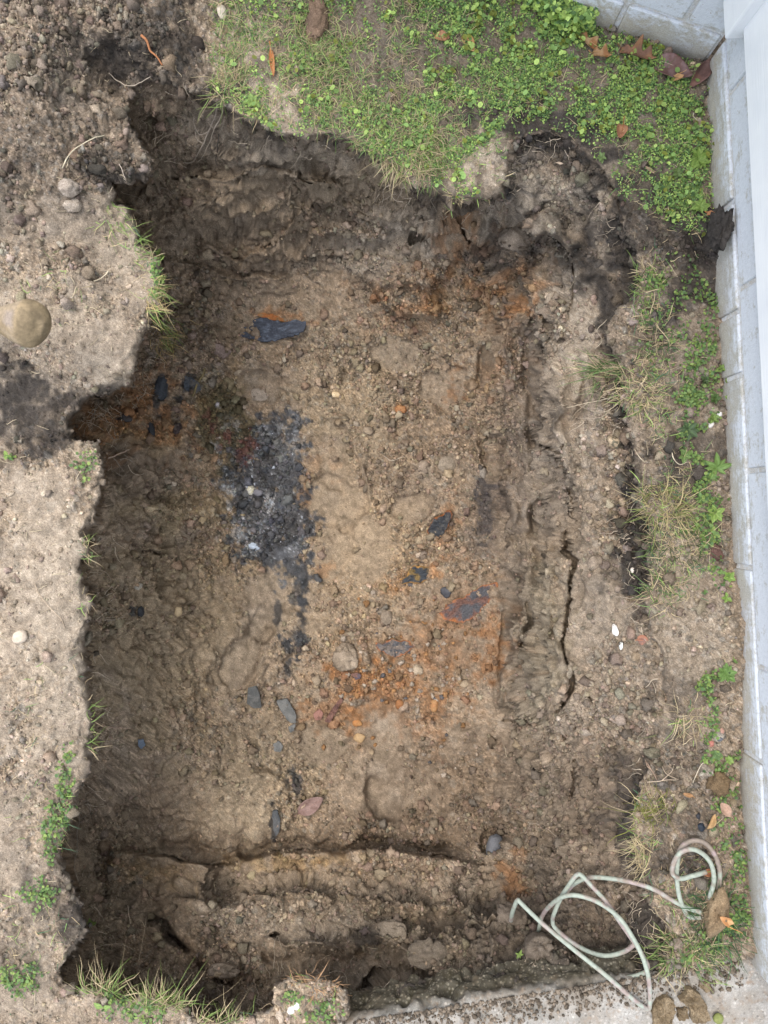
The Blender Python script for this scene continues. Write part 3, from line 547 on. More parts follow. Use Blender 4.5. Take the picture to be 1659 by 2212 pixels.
M['hose'] = make_attr_mat('weathered_hose', .6, 120, .8, 1.18, .25, .0006, .4)
M['wood'] = make_attr_mat('muddy_wood', .7, 140, .75, 1.25, .35, .001, .35)

def make_block_mat():
    t = NT('painted_block'); v = geovec(t); sep = t.n('ShaderNodeSeparateXYZ'); t.l(v, sep.inputs[0])
    n1 = t.noise(26, 6, .72, v); n2 = t.noise(150, 4, .7, v); n3 = t.noise(7, 3, .6, v); n4 = t.noise(420, 3, .6, v)
    mp = t.n('ShaderNodeMapping'); mp.inputs['Scale'].default_value = (1, .25, 1.6); t.l(v, mp.inputs[0]); n5 = t.noise(60, 5, .7, mp.outputs[0])
    bare = t.mix(t.ramp(n4, .35, .65), (.33, .32, .29), (.48, .47, .44)); bare = t.mix(t.ramp(n3, .3, .7), bare, t.mix(1.0, bare, (1.05, .98, .86), 'MULTIPLY'))
    paint = t.mix(t.ramp(n2, .3, .75), (.54, .565, .605), (.66, .685, .725))
    # paint survives higher up; the lowest strip was buried
    hz = t.n('ShaderNodeMapRange'); t.l(sep.outputs[2], hz.inputs[0]); hz.inputs[1].default_value = .0; hz.inputs[2].default_value = .13; hz.inputs[3].default_value = -.24; hz.inputs[4].default_value = .10
    s1 = t.n('ShaderNodeMath', operation='ADD'); t.l(n1, s1.inputs[0]); t.l(hz.outputs[0], s1.inputs[1])
    s2 = t.n('ShaderNodeMath', operation='MULTIPLY_ADD'); t.l(n5, s2.inputs[0]); s2.inputs[1].default_value = .55; t.l(s1.outputs[0], s2.inputs[2])
    s3 = t.n('ShaderNodeMath', operation='MULTIPLY_ADD'); t.l(n2, s3.inputs[0]); s3.inputs[1].default_value = .35; t.l(s2.outputs[0], s3.inputs[2])
    pm = t.ramp(s3.outputs[0], .80, 1.0)
    sp = t.ramp(n2, .66, .72); c = t.mix(pm, bare, paint); c = t.mix(sp, c, (.27, .20, .17)); dz = t.n('ShaderNodeMapRange'); t.l(sep.outputs[2], dz.inputs[0]); dz.inputs[1].default_value = .07; dz.inputs[2].default_value = -.01
    dm = t.n('ShaderNodeMath', operation='MULTIPLY'); t.l(dz.outputs[0], dm.inputs[0]); t.l(t.ramp(n1, .35, .65), dm.inputs[1]); c = t.mix(dm.outputs[0], c, (.22, .185, .145))     # earth splashed on the foot
    h = t.n('ShaderNodeMath', operation='MULTIPLY_ADD'); t.l(pm, h.inputs[0]); h.inputs[1].default_value = .4; t.l(n4, h.inputs[2])
    t.bsdf(c, .9, h.outputs[0], .6, .0018, .2); return t.m
M['block'] = make_block_mat()
def make_mortar_mat():
    t = NT('mortar'); v = geovec(t); n = t.noise(70, 5, .7, v); n2 = t.noise(400, 3, .6, v)
    c = t.mix(t.ramp(n, .4, .62), (.50, .465, .415), (.60, .615, .645)); c = t.mix(1.0, c, t.ramp(n2, .3, .7, (.8, .8, .8, 1), (1.2, 1.2, 1.2, 1)), 'MULTIPLY')
    t.bsdf(c, .92, n2, .6, .0016, .2); return t.m
M['mortar'] = make_mortar_mat()
def make_siding_mat():
    t = NT('white_siding'); v = objvec(t); mp = t.n('ShaderNodeMapping'); mp.inputs['Scale'].default_value = (1.0, 22, 22); t.l(v, mp.inputs[0])
    n = t.noise(9, 5, .6, mp.outputs[0]); n2 = t.noise(14, 3, .5, v)
    c = t.mix(t.ramp(n2, .35, .7), (.80, .815, .83), (.74, .76, .79)); t.bsdf(c, .55, n, .35, .0022, .35); return t.m
M['siding'] = make_siding_mat()
def make_conc_mat():
    t = NT('exposed_aggregate'); v = geovec(t); a = t.n('ShaderNodeTexVoronoi', Scale=130.0); t.l(v, a.inputs['Vector'])
    n = t.noise(500, 3, .6, v); n2 = t.noise(14, 4, .65, v); n3 = t.noise(45, 4, .7, v)
    c = t.mix(t.ramp(n2, .35, .65), (.24, .225, .20), (.37, .35, .32)); c = t.mix(1.0, c, t.ramp(n, .3, .7, (.7, .7, .7, 1), (1.25, 1.25, 1.25, 1)), 'MULTIPLY')
    c = t.mix(t.ramp(n3, .52, .70), c, (.24, .18, .13)); c = t.mix(t.ramp(t.noise(5, 4, .7, v), .45, .65, (0, 0, 0, 1), (.65, .65, .65, 1)), c, (.21, .17, .13)); st = t.ramp(a.outputs['Distance'], .25, .45, (1, 1, 1, 1), (0, 0, 0, 1))
    bw = t.n('ShaderNodeRGBToBW'); t.l(a.outputs['Color'], bw.inputs[0]); c2 = t.mix(.55, c, bw.outputs[0], 'OVERLAY'); c = t.mix(st, c, c2)
    sep = t.n('ShaderNodeSeparateXYZ'); t.l(v, sep.inputs[0]); zz = t.n('ShaderNodeMapRange'); t.l(sep.outputs[2], zz.inputs[0]); zz.inputs[1].default_value = -.035; zz.inputs[2].default_value = .004
    zn = t.n('ShaderNodeMath', operation='ADD'); t.l(zz.outputs[0], zn.inputs[0]); t.l(t.ramp(n3, .3, .7, (-.3, -.3, -.3, 1), (.3, .3, .3, 1)), zn.inputs[1]); zn.use_clamp = True
    c = t.mix(zn.outputs[0], t.mix(1.0, t.mix(st, (.085, .075, .052), c2), (.62, .58, .46), 'MULTIPLY'), c)       # earth-stained flank that stood in the ground
    t.bsdf(c, .9, n, .6, .002, .2); return t.m
M['concrete'] = make_conc_mat()

# ------------------------------------------------------------------ house: block foundation and white siding
def box_mesh(name, L, T, Hh, bev=.004):
    bm = bmesh.new(); bmesh.ops.create_cube(bm, size=1)
    for v in bm.verts: v.co = Vector(((v.co.x + .5) * L, (v.co.y - .5) * T, (v.co.z + .5) * Hh))
    bmesh.ops.bevel(bm, geom=bm.edges[:], offset=bev, segments=2, affect='EDGES', profile=.5)
    me = bpy.data.meshes.new(name); bm.to_mesh(me); bm.free(); return me
A3 = at(1525, 135, 0); B3 = at(1624, 2090, 0); C3 = at(1129, 0, 0)
house = empty('house', (A3.x, A3.y, 0)); tag(house, 'house corner with peeling pale blue block foundation and white siding', 'house')
WM = {}
def place(o, p, u, n):
    """local x along u, local y along n (out of the wall), z up"""
    from mathutils import Matrix
    m = Matrix(((u.x, n.x, 0, p.x), (u.y, n.y, 0, p.y), (0, 0, 1, p.z), (0, 0, 0, 1))); WM[o.name] = m
    o.matrix_parent_inverse = Matrix.Identity(4); o.matrix_basis = WM.get(o.parent.name, Matrix.Translation((A3.x, A3.y, 0))).inverted() @ m
wr = np.random.default_rng(5)
def build_wall(P0, P1, sgn, courses, zs, length):
    u = (P1 - P0).normalized(); n = Vector((u.y, -u.x, 0)) * sgn
    T = .20
    zb, zt = zs[0][0] - .1, zs[-1][1] + .02
    fw = link('foundation_wall', box_mesh('foundation_wall', length + .0, T - .012, zt - zb, .001), M['mortar'], house); place(fw, P0 - n * .006 + Vector((0, 0, zb)), u, n)
    for (z0, z1), cuts in zip(zs, courses):
        cuts = sorted(cuts)
        for a, b in zip(cuts[:-1], cuts[1:]):
            o = link('concrete_block', box_mesh('concrete_block', b - a - .011, T, z1 - z0), M['block'], fw)
            place(o, P0 + u * (a + .0055) + n * float(wr.uniform(-.0006, .0012)) + Vector((0, 0, z0)), u, n)
    return u, n
sy = lambda y: float((at(1525 + (y - 135) * .0506, y, .05) - A3).dot((B3 - A3).normalized()))
zs = [(-.105, .087), (.099, .289)]
LR = (B3 - A3).length
cuts0 = [.001, sy(450), sy(682), sy(816), sy(1226), sy(1636), LR]; cuts1 = [.001, sy(230), sy(640), sy(1021), sy(1431), sy(1840), LR]
uR, nR = build_wall(A3, B3, 1, [cuts0, cuts1], zs, LR)
cw0 = [.0, .215, .615, 1.015, 1.415]; cw1 = [.0, .09, .49, .89, 1.29, 1.415]
uT, nT = build_wall(A3, C3, -1, [cw0, cw1], zs, 1.415)
shR = link('upper_wall', box_mesh('upper_wall', LR, .1, 2.4, .002), M['siding'], house); place(shR, A3 - nR * .03 + Vector((0, 0, .30)), uR, nR)
shT = link('upper_wall', box_mesh('upper_wall', 1.41, .1, 2.4, .002), M['siding'], house); place(shT, A3 - nT * .03 + Vector((0, 0, .30)), uT, nT)
for k in range(14):                                   # lapped siding boards up to the eaves
    z0 = .215 + k * .175
    o = link('siding_board', box_mesh('siding_board', LR + .02, .018, .19, .003), M['siding'], shR)
    place(o, A3 + uR * .0 + nR * (.022 + .0) + Vector((0, 0, z0)), uR, nR)
    if k:
        o = link('siding_board', box_mesh('siding_board', 1.43, .018, .19, .003), M['siding'], shT)
        place(o, A3 + nT * .022 + Vector((0, 0, z0 - .03)), uT, nT)
cm = box_mesh('corner_trim', .075, .05, 2.45, .004); o = link('corner_trim', cm, M['siding'], house)
place(o, A3 + uR * -.012 + nR * .046 + Vector((0, 0, .188)), uR, nR)

# ------------------------------------------------------------------ concrete path at the bottom right
e0, e1 = at(742, conc_line(742), 0), at(1900, conc_line(1900), 0); ue = (e1 - e0).normalized(); ne = Vector((ue.y, -ue.x, 0))
Lc = (e1 - e0).length; ns = int(Lc / .004); prof = [(0., -.12)] + [(0., -.10 + .0045 * k) for k in range(19)] + [(.001, -.0125), (.003, -.007), (.007, -.002), (.013, 0.)] + [(.017 + .0045 * k, 0.) for k in range(48)] + [(.3, 0.), (.6, 0.), (1.2, 0.)]
ss_ = np.linspace(0, Lc, ns); V = []
for d_, z_ in prof: V.append(np.stack([e0.x + ue.x * ss_ + ne.x * d_, e0.y + ue.y * ss_ + ne.y * d_, np.full(ns, z_)], 1))
V = np.concatenate(V); pr = len(prof)
nn = np.zeros_like(V); fl = np.repeat(np.array([p[0] for p in prof]), ns); k_ = np.clip(1 - fl / .013, 0, 1); nn[:, 0] = -ne.x * k_; nn[:, 1] = -ne.y * k_; nn[:, 2] = np.clip(fl / .007, 0, 1)
bb, _ = crumbs(V, .011, 404, .75); dd = bb * .55 + fbm(V, .02, 3, 31) * .003 + fbm(V, .1, 2, 32) * .008 * k_ - np.clip(fbm(V, .05, 3, 33) - .1, 0, 1) * .035 * k_ - np.clip(fbm(V, .03, 3, 35) - .1, 0, 1) * .012 * np.clip(1 - fl / .04, 0, 1)
V = V + nn * dd[:, None]
ii = np.arange(pr * ns).reshape(pr, ns); Fq = np.stack([ii[:-1, :-1], ii[:-1, 1:], ii[1:, 1:], ii[1:, :-1]], -1).reshape(-1, 4)
path = link('concrete_path', fast_mesh('concrete_path', V, Fq[:, ::-1]), M['concrete']); tag(path, 'worn exposed aggregate concrete path edge', kind='structure')

# ------------------------------------------------------------------ crumbs, clods and grit lying on the earth
def ico(sub):
    bm = bmesh.new(); bmesh.ops.create_icosphere(bm, subdivisions=sub, radius=1)
    v = np.array([x.co[:] for x in bm.verts], np.float32); f = np.array([[y.index for y in x.verts] for x in bm.faces], np.int32); bm.free(); return v, f
ICO1, ICO2, ICO3, ICO4 = ico(1), ico(2), ico(3), ico(4)
def rand_rot(n):
    q = rng.normal(size=(n, 4)); q /= np.linalg.norm(q, axis=1, keepdims=True); w, x, y, z = q.T
    return np.stack([np.stack([1-2*(y*y+z*z), 2*(x*y-z*w), 2*(x*z+y*w)], 1), np.stack([2*(x*y+z*w), 1-2*(x*x+z*z), 2*(y*z-x*w)], 1), np.stack([2*(x*z-y*w), 2*(y*z+x*w), 1-2*(x*x+y*y)], 1)], 1)
def scatter(n, rad, base, weight, cvar=.3, sink=.25, lift=1.0):
    px = rng.uniform(-20, 1680, n * 6); py = rng.uniform(-20, 2232, n * 6); i = gidx(px, py)
    keep = np.nonzero(rng.random(n * 6) < weight[i])[0][:n]; i = i[keep]; m = len(i)
    bv, bf = base; nv = len(bv)
    r = rad(m).astype(np.float32); sc = rng.uniform(.65, 1.25, (m, 3)); R = rand_rot(m)
    lump_ = 1 + .30 * rng.normal(size=(m, nv)).clip(-1.6, 1.6)
    v = bv[None] * lump_[..., None] * sc[:, None, :] * r[:, None, None]
    v = np.einsum('mij,mvj->mvi', R, v) + (POS2[i] + NRM2[i] * (r * sink)[:, None] * lift)[:, None, :]
    f = bf[None] + (np.arange(m) * nv)[:, None, None]
    c = C[i] * (1 + rng.uniform(-cvar, cvar, (m, 1))) * (1 + rng.uniform(-.06, .06, (m, 3)))
    return v.reshape(-1, 3), f.reshape(-1, 3), np.clip(np.repeat(c, nv, 0), .01, .7), np.repeat(WET[i], nv)
steep_ok = sstep(.15, .5, NRM2[:, 2])
path_ok = sstep(14, 0, (PY - conc_line(PX)) * (PX > 735))
W1 = CR ** 1.5 * (.6 + .4 * steep_ok) * np.clip(.5 + .9 * n_big + .7 * n_mid, .06, 1) * path_ok * sstep(1525 + (PY - 135) * .0493 + 6, 1525 + (PY - 135) * .0493 - 6, PX)
W1 = W1 * np.where(inside, 1, np.where((PY < 480) & (PX < 420), .55, .35) * (1 - .75 * lawn_m))
pw = lambda lo, hi, a: (lambda n: lo * (hi / lo) ** (rng.random(n) ** a))
v, f, c, w = scatter(3200, pw(.0055, .0150, 2.4), ICO2, W1 * .9, .26)
tag(link('earth_clods', fast_mesh('earth_clods', v, f, c, w), M['soil']), 'loose rounded earth clods strewn over pit and spoil', 'clods', kind='stuff')
OCT = (np.array([(1,0,0),(-1,0,0),(0,1,0),(0,-1,0),(0,0,1),(0,0,-1)], np.float32), np.array([(0,2,4),(2,1,4),(1,3,4),(3,0,4),(2,0,5),(1,2,5),(3,1,5),(0,3,5)], np.int32))
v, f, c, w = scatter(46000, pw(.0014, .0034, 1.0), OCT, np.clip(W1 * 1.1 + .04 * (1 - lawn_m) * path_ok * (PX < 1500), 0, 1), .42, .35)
tag(link('soil_grit', fast_mesh('soil_grit', v, f, c * 1.08, w), M['soil']), 'gritty pale soil grains covering the earth', 'grit', kind='stuff')  # grains tinted paler than the ground so the gaps look shaded
v, f, c, w = scatter(18000, pw(.0026, .0066, 1.2), ICO1, W1, .38)
tag(link('earth_crumbs', fast_mesh('earth_crumbs', v, f, c, w), M['soil']), 'fine crumbly soil scattered on the ground', 'crumbs', kind='stuff')

# earth spilled over the edge of the concrete path
m_ = 1700; sl = rng.uniform(0, (at(1640, conc_line(1640), 0) - e0).length, m_); dl_ = .004 + .06 * rng.random(m_) ** 2.2; rad_ = pw(.0014, .0058, 1.8)(m_)
keep_ = vnoise(np.stack([sl, 0 * sl, 0 * sl], 1), .12, 88) > -.35; sl, dl_, rad_ = sl[keep_], dl_[keep_], rad_[keep_]; m_ = len(sl); bv, bf = ICO1
cen = np.stack([e0.x + ue.x * sl + ne.x * dl_, e0.y + ue.y * sl + ne.y * dl_, .002 + rad_ * .3], 1)
vv = (bv[None] * (1 + .28 * rng.normal(size=(m_, len(bv), 1)).clip(-1.5, 1.5)) * rng.uniform(.7, 1.2, (m_, 1, 3)) * rad_[:, None, None] + cen[:, None]).reshape(-1, 3)
cc = np.repeat(np.array([.15, .12, .09])[None] * rng.uniform(.5, 1.6, (m_, 1)), len(bv), 0)
tag(link('spilled_soil', fast_mesh('spilled_soil', vv, (bf[None] + (np.arange(m_) * len(bv))[:, None, None]).reshape(-1, 3), cc, np.zeros(len(vv))), M['soil']), 'crumbs of earth spilled on the concrete path edge', 'soil', kind='stuff')
# crumbling black lip under the turf, and loose ash on the dark patch
lipw = sstep(14, 0, np.abs(sdr + 3)) * (1 - .8 * soft) * path_ok * (PX < 1420)
v, f, c, w = scatter(3600, pw(.0022, .0075, 1.6), ICO1, lipw * .6, .4, .2)
c = c * .55 + np.array([.05, .043, .037]) * .45
tag(link('humus_crumbs', fast_mesh('humus_crumbs', v, f, c, w), M['soil']), 'dark crumbling topsoil along the cut turf edge', 'crumbs', kind='stuff')
v, f, c, w = scatter(3000, pw(.0014, .0052, 1.6), ICO1, mt * .8, .5, .15)
kc = np.repeat(rng.random(len(c) // 12), 12)[:, None]; c = np.where(kc < .60, c * .8, np.where(kc < .82, np.array([.10, .105, .115]), np.where(kc < .89, np.array([.23, .185, .13]), np.array([.44, .46, .50]))))
tag(link('ash_lumps', fast_mesh('ash_lumps', v, f, c, w), M['soil']), 'loose blue grey ash and cinder lumps in the dark patch', 'ash', kind='stuff')

# ------------------------------------------------------------------ helper shapes: lumps, plates, tubes, leaves
def ray_plane(px, py, p0, n):
    d = np.stack([(px - CX) / FOC, -(py - CY) / FOC, -np.ones_like(px)], -1); o = np.array([0, 0, CAM_H])
    t = ((p0 - o) @ n) / (d @ n); return o + d * t[..., None]
def lump(name, px, py, rx, ry, ang, color, label, cat, group=None, flat=.6, rough=.22, up=.35, mat='stone', color2=None, tilt=1.0, wet=0, cscale=.6, base=None, angular=0.0):
    """rounded stone or clod; rx, ry are its half sizes in image pixels"""
    on_path = px > 740 and py > conc_line(px) + 4
    z = 0.002 if on_path else surf_z(px, py); k = (CAM_H - z) / FOC; v, f = base or ICO3
    s = int(px * 7 + py * 13) % 997
    q = v + s * 1.37
    r = 1 + rough * fbm(q, 1.1, 3, s) + rough * (.95 if mat == 'soil' else .45) * fbm(q, .38, 3, s + 3, .65)
    if angular: 
        dirs = np.random.default_rng(s).normal(size=(16, 3)); dirs /= np.linalg.norm(dirs, axis=1, keepdims=True)
        for dv in dirs: 
            h = v * r[:, None] @ dv; lim = 1 - angular; r = np.where(h > lim, r * lim / np.maximum(h, 1e-6), r)
    p = v * r[:, None] * np.array([rx * k, ry * k, math.sqrt(rx * ry) * k * flat])
    a = -math.radians(ang); ca, sa = math.cos(a), math.sin(a)
    p = np.stack([p[:, 0] * ca - p[:, 1] * sa, p[:, 0] * sa + p[:, 1] * ca, p[:, 2]], 1)
    n = np.array([0, 0, 1.0]) if on_path else surf_n(px, py, max(8, rx * .7)); n = n * tilt + np.array([0, 0, 1 - tilt + 1e-3]); n /= np.linalg.norm(n)
    Rm = np.array(Vector((0, 0, 1)).rotation_difference(Vector(n)).to_matrix()); p = p @ Rm.T
    c0 = surf(px, py) * 0 + np.array(at(px, py, z)); p = p + n * (math.sqrt(rx * ry) * k * flat * up)
    m = np.clip(.5 + cscale * fbm(q, .8, 3, s + 9), 0, 1)[:, None]; cc = np.asarray(color)[None] * (1 - m) + np.asarray(color if color2 is None else color2)[None] * m
    o = link(name, fast_mesh(name, p, f, np.clip(cc, .005, .9), np.full(len(p), wet)), M[mat]); o.location = c0
    return tag(o, label, cat, group)
def outline_pts(pts, n=56, smooth=1):
    p = np.asarray(pts, float)
    seg = np.hypot(*(np.roll(p, -1, 0) - p).T); cum = np.concatenate([[0], np.cumsum(seg)]); t = np.linspace(0, cum[-1], n, endpoint=False)
    q = np.concatenate([p, p[:1]]); r = np.stack([np.interp(t, cum, q[:, 0]), np.interp(t, cum, q[:, 1])], 1)
    for _ in range(smooth): r = (np.roll(r, 1, 0) + 2 * r + np.roll(r, -1, 0)) / 4
    return r
def plate(name, pts, label, cat, colorf, thick=.004, lift=.004, tilt=1.0, bump=.002, curl=None, mat='metal_rust', rings=7, jag=1.0, group=None, n=64, parent=None, wet=0, nrm=None):
    """thin irregular piece whose outline is given in image pixels; lies on the ground there"""
    r = outline_pts(pts, n); s = int(r[0, 0] * 3 + r[0, 1] * 5) % 911
    r = r + jag * np.stack([vnoise(np.c_[r, 0 * r[:, 0]], 7, s), vnoise(np.c_[r, 0 * r[:, 0]], 7, s + 1)], 1)
    c = r.mean(0); on_path = c[0] > 740 and c[1] > conc_line(c[0]) + 4; z = .002 if on_path else surf_z(c[0], c[1], 10)
    if on_path: nrm = (0, 0, 1)
    sn = surf_n(c[0], c[1], 18) if nrm is None else np.asarray(nrm, float); sn = sn * tilt + np.array([0, 0, 1 - tilt + 1e-3]); sn /= np.linalg.norm(sn)
    p0 = np.array(at(c[0], c[1], z)) + sn * lift
    lev = np.linspace(1, 0, rings + 1)[:-1]; top = np.concatenate([c + (r - c) * l for l in lev] + [c[None]]); rad = np.concatenate([np.full(n, l) for l in lev] + [[0.]])
    T = ray_plane(top[:, 0], top[:, 1], p0, sn); h = fbm(T, .02, 3, s) * bump + fbm(T, .006, 2, s + 2) * bump * .4
    if curl is not None: h = h + curl((top - c) , rad)
    edge = np.where(rad > .999, -.12 * thick, 0)
    Tt = T + sn * (h + thick * .5 + edge)[:, None]; Tb = T + sn * (h - thick * .5 - edge)[:, None]
    V = np.concatenate([Tt, Tb]); o_ = len(Tt); Fs = []
    for k in range(rings - 1):
        for j in range(n):
            a, b, cc_, d = k * n + j, k * n + (j + 1) % n, (k + 1) * n + (j + 1) % n, (k + 1) * n + j
            Fs += [(a, b, cc_), (a, cc_, d), (o_ + a, o_ + cc_, o_ + b), (o_ + a, o_ + d, o_ + cc_)]
    ctr = rings * n
    for j in range(n):
        a, b = (rings - 1) * n + j, (rings - 1) * n + (j + 1) % n; Fs += [(a, b, ctr), (o_ + a, o_ + ctr, o_ + b)]
        a, b = j, (j + 1) % n; Fs += [(a, o_ + a, b), (b, o_ + a, o_ + b)]
    col_ = colorf(T, rad, top); col_ = np.concatenate([col_, col_])
    org = p0.copy()
    ob = link(name, fast_mesh(name, V - org, np.array(Fs), np.clip(col_, .004, .9), np.full(len(V), wet), smooth=(mat == 'leaf_dry')), M[mat])
    ob.location = org; tag(ob, label, cat, group); return ob
def mixc(a, b, sc=.012, th=.0, sharp=.25, seed=3, edge_c=None, edge_w=.85):
    def f(T, rad, top):
        m = sstep(th - sharp, th + sharp, fbm(T, sc, 3, seed))[:, None]; c = np.asarray(a)[None] * (1 - m) + np.asarray(b)[None] * m
        if edge_c is not None:
            e = sstep(edge_w, 1.0, rad + .15 * vnoise(T, .01, seed + 4))[:, None]; c = c * (1 - e) + np.asarray(edge_c)[None] * e
        return c
    return f
def catmull(p, per=8):
    p = np.asarray(p, float); q = np.concatenate([2 * p[:1] - p[1:2], p, 2 * p[-1:] - p[-2:-1]]); out = []
    for k in range(1, len(q) - 2):
        t = np.linspace(0, 1, per, endpoint=False)[:, None]; a, b, c_, d = q[k - 1], q[k], q[k + 1], q[k + 2]
        out.append(.5 * (2 * b + (c_ - a) * t + (2 * a - 5 * b + 4 * c_ - d) * t ** 2 + (3 * b - a - 3 * c_ + d) * t ** 3))
    return np.concatenate(out + [p[-1:]])
def tube(path, rad, sides=6, flat=None):
    """returns verts, faces of a round tube through the points"""
    p = np.asarray(path, float); n = len(p); rad = np.broadcast_to(np.asarray(rad, float), (n,))
    t = np.gradient(p, axis=0); t /= np.linalg.norm(t, axis=1, keepdims=True) + 1e-9
    up = np.array([0, 0, 1.0]); a = np.cross(t, up); bad = np.linalg.norm(a, axis=1) < .15; a[bad] = np.cross(t[bad], np.array([0, 1.0, 0])); a /= np.linalg.norm(a, axis=1, keepdims=True); b = np.cross(t, a)
    th = np.linspace(0, 2 * np.pi, sides, endpoint=False)
    v = p[:, None] + rad[:, None, None] * (np.cos(th)[None, :, None] * a[:, None] + np.sin(th)[None, :, None] * b[:, None]); v = v.reshape(-1, 3)
    i = np.arange(n * sides).reshape(n, sides); j = np.roll(i, -1, 1)
    f = np.stack([i[:-1], i[1:], j[1:], j[:-1]], -1).reshape(-1, 4)
    v = np.concatenate([v, p[:1], p[-1:]]); e0, e1 = len(v) - 2, len(v) - 1
    cap = [(e0, i[0, k], j[0, k], j[0, k]) for k in range(sides)] + [(e1, j[-1, k], i[-1, k], i[-1, k]) for k in range(sides)]
    return v, f, np.array([c[:3] for c in cap])
def tube_tris(path, rad, sides=6):
    v, f, cap = tube(path, rad, sides); return v, np.concatenate([f[:, [0, 1, 2]], f[:, [0, 2, 3]], cap])
def along(pts, lifts):
    """points in image pixels, lifted above the ground by the given metres"""
    out = []
    for (x, y), l in zip(pts, lifts): z = surf_z(x, y, 5) + l; out.append(at(x, y, z)[:])
    return np.array(out)
# ------------------------------------------------------------------ plants
G_LT = np.array([.42, .56, .15]); G_MD = np.array([.26, .41, .12]); G_DK = np.array([.12, .21, .075]); G_YL = np.array([.27, .30, .055]); G_BL = np.array([.055, .13, .065])
STRAW = np.array([.50, .40, .24]); STRAW2 = np.array([.40, .29, .17]); STRAW_Y = np.array([.46, .40, .13])
def pick(n, weight, box=(-20, 1680, -20, 2232), over=8):
    out = []; tot = 0
    for _ in range(30):
        px = rng.uniform(box[0], box[1], n * over); py = rng.uniform(box[2], box[3], n * over); i = gidx(px, py); k = i[rng.random(len(i)) < weight[i]]
        out.append(k); tot += len(k)
        if tot >= n: break
    return np.concatenate(out)[:n]
def leaf_cloud(i, size, hmin, hmax, pal, tiltmax=.9):
    m = len(i); th = np.linspace(0, 2 * np.pi, 6, endpoint=False)
    s = rng.uniform(*size, m); asp = rng.uniform(.55, .95, m)
    rim = np.stack([np.cos(th)[None] * np.ones((m, 1)), np.sin(th)[None] * asp[:, None], .22 * (np.sin(th)[None] ** 2) * rng.uniform(.2, 1.6, (m, 1))], -1)
    v = np.concatenate([np.zeros((m, 1, 3)), rim], 1) * s[:, None, None]
    az = rng.uniform(0, 2 * np.pi, m); ti = rng.uniform(0, tiltmax, m) ** 1.3; ca, sa, ct, st = np.cos(az), np.sin(az), np.cos(ti), np.sin(ti)
    x, y, z = v[..., 0], v[..., 1], v[..., 2]; x, z = x * ct[:, None] + z * st[:, None], -x * st[:, None] + z * ct[:, None]
    v = np.stack([x * ca[:, None] - y * sa[:, None], x * sa[:, None] + y * ca[:, None], z], -1)
    base = POS2[i] + np.stack([rng.uniform(-.004, .004, m), rng.uniform(-.004, .004, m), rng.uniform(hmin, hmax, m)], 1) * 1.0
    v = v + base[:, None]
    f = np.array([[0, k + 1, (k + 1) % 6 + 1] for k in range(6)])[None] + (np.arange(m) * 7)[:, None, None]
    pal = np.asarray(pal); c = pal[rng.integers(0, len(pal), m)] * rng.uniform(.65, 1.35, (m, 1)); c = np.repeat(c, 7, 0).reshape(m, 7, 3); c[:, 0] *= .85
    return v.reshape(-1, 3), f.reshape(-1, 3), c.reshape(-1, 3)
def blades(base, az, lean, length, width, droop, cb, ct, kink=0.0):
    """ribbons; all arguments per blade"""
    m = len(base); s = np.array([0, .25, .5, .75, .92, 1.0]); wd = np.array([.85, 1, .9, .62, .3, .03])
    d = np.stack([np.cos(az), np.sin(az), 0 * az], 1); side = np.stack([-np.sin(az), np.cos(az), 0 * az], 1)
    out = np.sin(lean)[:, None] * s + .35 * droop[:, None] * s ** 2; up = np.cos(lean)[:, None] * s - droop[:, None] * s ** 2
    tw = rng.normal(0, .30, m)[:, None] * s ** 2 + rng.normal(0, .10, m)[:, None] * np.sin(s * 5)
    p = base[:, None] + length[:, None, None] * (out[..., None] * d[:, None] + up[..., None] * np.array([0, 0, 1.0]) + tw[..., None] * side[:, None])
    hw = (width[:, None] * wd)[..., None] * .5; roll = rng.normal(0, .5, m)
    sv = side * np.cos(roll)[:, None] + np.array([0, 0, 1.0]) * np.sin(roll)[:, None]
    L, R = p - hw * sv[:, None], p + hw * sv[:, None]; v = np.stack([L, R], 2).reshape(m, 12, 3)
    f = np.array([[2 * k, 2 * k + 1, 2 * k + 3, 2 * k + 2] for k in range(5)])[None] + (np.arange(m) * 12)[:, None, None]
    tt = np.repeat(s, 2)[None, :, None]; c = cb[:, None] * (1 - tt) + ct[:, None] * tt
    return v.reshape(-1, 3), f.reshape(-1, 4), c.reshape(-1, 3)
def grass(name, i, pal_b, pal_t, ln=(.02, .05), wd=(.0011, .0022), lean=(.3, 1.2), droop=(.1, .6), parent=None, az=None, lift=0.0):
    m = len(i); k = rng.integers(0, len(pal_b), m); br = rng.uniform(.7, 1.3, (m, 1))
    base = POS2[i] + np.array([0, 0, lift - .002]); a = rng.uniform(0, 2 * np.pi, m) if az is None else az
    v, f, c = blades(base, a, rng.uniform(*lean, m), rng.uniform(*ln, m), rng.uniform(*wd, m), rng.uniform(*droop, m), np.asarray(pal_b)[k] * br, np.asarray(pal_t)[k] * br)
    return v, f, c
